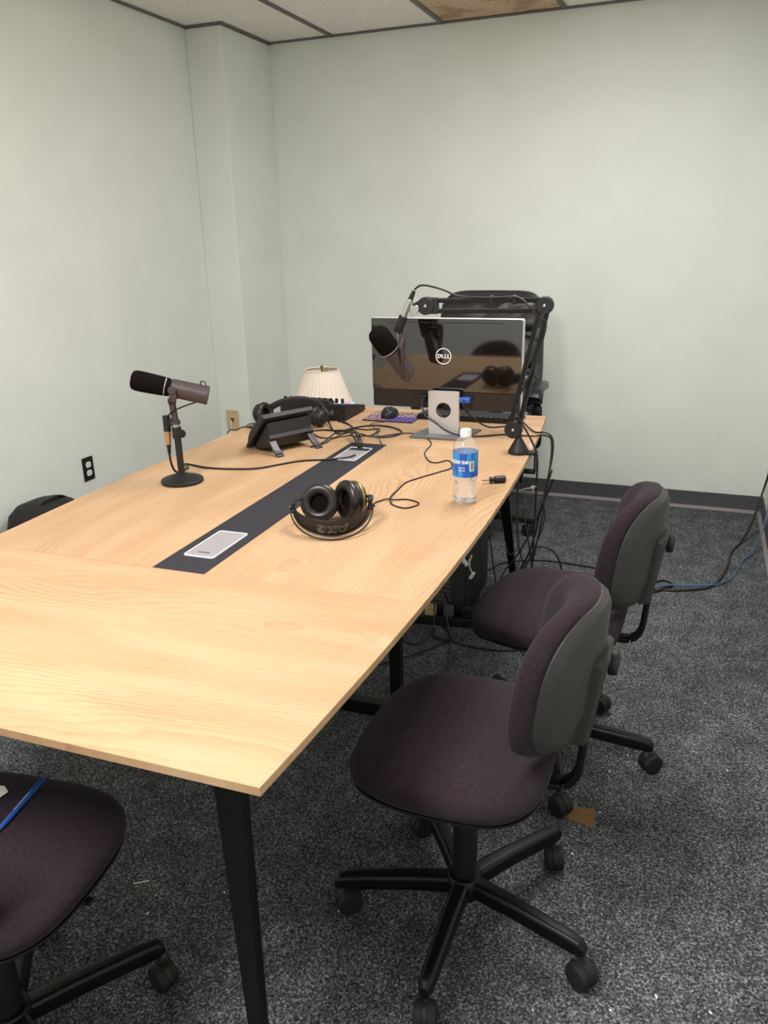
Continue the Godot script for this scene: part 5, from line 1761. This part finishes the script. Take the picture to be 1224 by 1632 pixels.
func make_floor_litter() -> void:
	var g := Geo.new()
	g.prism(PackedVector2Array([Vector2(-0.045, 0.012), Vector2(-0.01, 0.03), Vector2(0.045, 0.035), Vector2(0.048, -0.038), Vector2(0.02, -0.03), Vector2(-0.04, -0.022)]), 0.001, 0.0018, Transform3D(Basis(Vector3.RIGHT, -PI / 2), Vector3.ZERO))
	single("tape_scrap", g, M.tape, "crumpled scrap of brown packing tape beside a chair caster", "tape", Vector3(0.298, 0, -1.003))
	var rng := RandomNumberGenerator.new()
	rng.seed = 77
	var spots := [[1018, 1], [0, 0]]
	var pts := [[0.52, -0.53, 0.006], [0.44, -0.47, 0.004], [0.475, -0.44, 0.005], [0.39, -0.40, 0.008], [0.425, -0.385, 0.004], [0.30, -0.42, 0.004], [0.24, -0.33, 0.004], [0.31, -0.86, 0.006], [0.40, -1.30, 0.005], [0.36, -1.21, 0.005], [0.355, -1.03, 0.005], [0.62, -0.53, 0.006], [-0.55, -0.36, 0.005], [-0.15, -0.51, 0.004], [0.665, -1.32, 0.005], [-0.35, -1.15, 0.007], [-0.05, -1.48, 0.007], [0.50, -2.78, 0.006], [0.15, -2.95, 0.006], [-0.42, -0.47, 0.004]]
	for i in pts.size():
		g = Geo.new()
		var o := PackedVector2Array()
		for k in 5:
			var a := TAU * k / 5.0 + rng.randf() * 0.8
			o.append(Vector2(cos(a), sin(a) * 0.6) * pts[i][2] * rng.randf_range(0.55, 1.0))
		g.prism(o, 0.0015, 0.003, Transform3D(Basis(Vector3.UP, rng.randf() * 3.0) * Basis(Vector3.RIGHT, -PI / 2 + 0.1), Vector3.ZERO))
		single("paper_crumb", g, M.paper, "tiny white crumb of paper on the dark carpet", "litter", Vector3(pts[i][0], 0, pts[i][1]), 0.0, "paper crumbs scattered over the carpet")
	g = Geo.new()
	g.box(Vector3(0, 0.003, 0), Vector3(0.035, 0.0015, 0.0025), 0.0, Basis(Vector3.UP, 0.6))
	single("straw_bit", g, M.paper, "thin white splinter on the carpet beside the pen chair", "litter", Vector3(-0.62, 0, -0.43))

func make_pen_and_paper() -> void:
	var t := thing("pen", "blue ballpoint pen lying across the seat of the nearest chair", "pen", Vector3(-0.55, 0.493, -0.102), 0.0)
	var d := Vector3(-0.024, 0.004, -0.128).normalized()
	var g := Geo.new()
	g.lathe([Vector2(0.0035, -0.066), Vector2(0.0046, -0.065), Vector2(0.0046, 0.05), Vector2(0.002, 0.066), Vector2(0.0006, 0.072)], 12, Geo.along(Vector3(0, 0.0045, 0), Vector3(0, 0.0045, 0) - d))
	part("barrel", g, M.blue, t)
	g = Geo.new()
	var q := Geo.along(Vector3(0, 0.0045, 0), Vector3(0, 0.0045, 0) - d)
	for k in 9: g.box(q * Vector3(0, 0.005 * k - 0.02, 0) + Vector3(0, 0.0046, 0), Vector3(0.002, 0.0004, 0.003), 0.0, q.basis)
	part("print", g, M.white, t)
	g = Geo.new()
	g.bar(PackedVector3Array([Vector3(0.0, 0.0105, 0) + d * 0.062, Vector3(0, 0.0102, 0) + d * 0.03]), 0.003, 0.0016, 0.0004)
	part("clip", g, M.blue, t)
	g = Geo.new()
	g.prism(PackedVector2Array([Vector2(-0.1, -0.06), Vector2(0.02, -0.045), Vector2(0.03, 0.035), Vector2(0.012, 0.045), Vector2(-0.1, 0.03)]), 0.0, 0.0006, Transform3D(Basis(Vector3.RIGHT, -PI / 2), Vector3.ZERO))
	single("paper_sheet", g, M.paper, "white paper sheet beside the blue pen on the seat", "paper", Vector3(-0.63, 0.4945, -0.085), 0.0)

# ---------------------------------------------------------------- scene
func _ready() -> void:
	var cam := Camera3D.new()
	cam.name = "camera"
	add_child(cam)
	cam.position = Vector3(0.4685, 1.4155, 0.7314)
	cam.rotation = Vector3(-0.3321, 0.3749, -0.0228)
	cam.fov = rad_to_deg(2.0 * atan(816.0 / 1265.8))
	cam.near = 0.02
	cam.current = true
	var we := WorldEnvironment.new()
	we.name = "environment"
	var env := Environment.new()
	env.background_mode = Environment.BG_COLOR
	env.background_color = Color(0.02, 0.02, 0.02)
	env.tonemap_mode = Environment.TONE_MAPPER_LINEAR
	env.tonemap_exposure = 1.03
	env.sdfgi_enabled = true
	env.ssao_enabled = true
	env.ssil_enabled = true
	we.environment = env
	add_child(we)
	make_materials()
	more_materials()
	make_troffer(BAR0 + 2.5 * TILE, ZB + 1.5 * 1.2192, 3.0, "recessed fluorescent ceiling light above the monitor end of the table")
	make_troffer(BAR0 + 1.5 * TILE, ZB + 3.5 * 1.2192, 6.7, "recessed fluorescent ceiling light above the near end of the table")
	make_room()
	make_table()
	make_task_chair("purple armless task chair pulled up at the near corner, tape by its caster", Vector3(0.113, 0, -0.60), deg_to_rad(91), deg_to_rad(90), [0.2, 2.2, -0.7, 0.3, 0.9], Vector2(0, -0.02))
	make_task_chair("purple armless task chair at the middle of the table side, cords behind it", Vector3(0.185, 0, -1.264), deg_to_rad(88), deg_to_rad(4.5), [2.3, 0.9, 0.4, 0.2, 1.1], Vector2(0, -0.02))
	make_task_chair("purple armless task chair at the table end with a pen on its seat", Vector3(-0.575, 0, -0.01), deg_to_rad(6), deg_to_rad(-54), [1.2, 0.3, 0.8, 0.2, 0.4], Vector2(0, -0.02))
	make_leather_chair()
	make_monitor()
	make_desk_mic()
	make_boom()
	make_headphones()
	make_bottle()
	make_phone()
	make_mixer()
	make_keyboard_and_mouse()
	make_screwdriver()
	make_lamp()
	make_table_cables()
	make_under_table()
	make_bag()
	make_outlets()
	make_pen_and_paper()
	make_floor_litter()
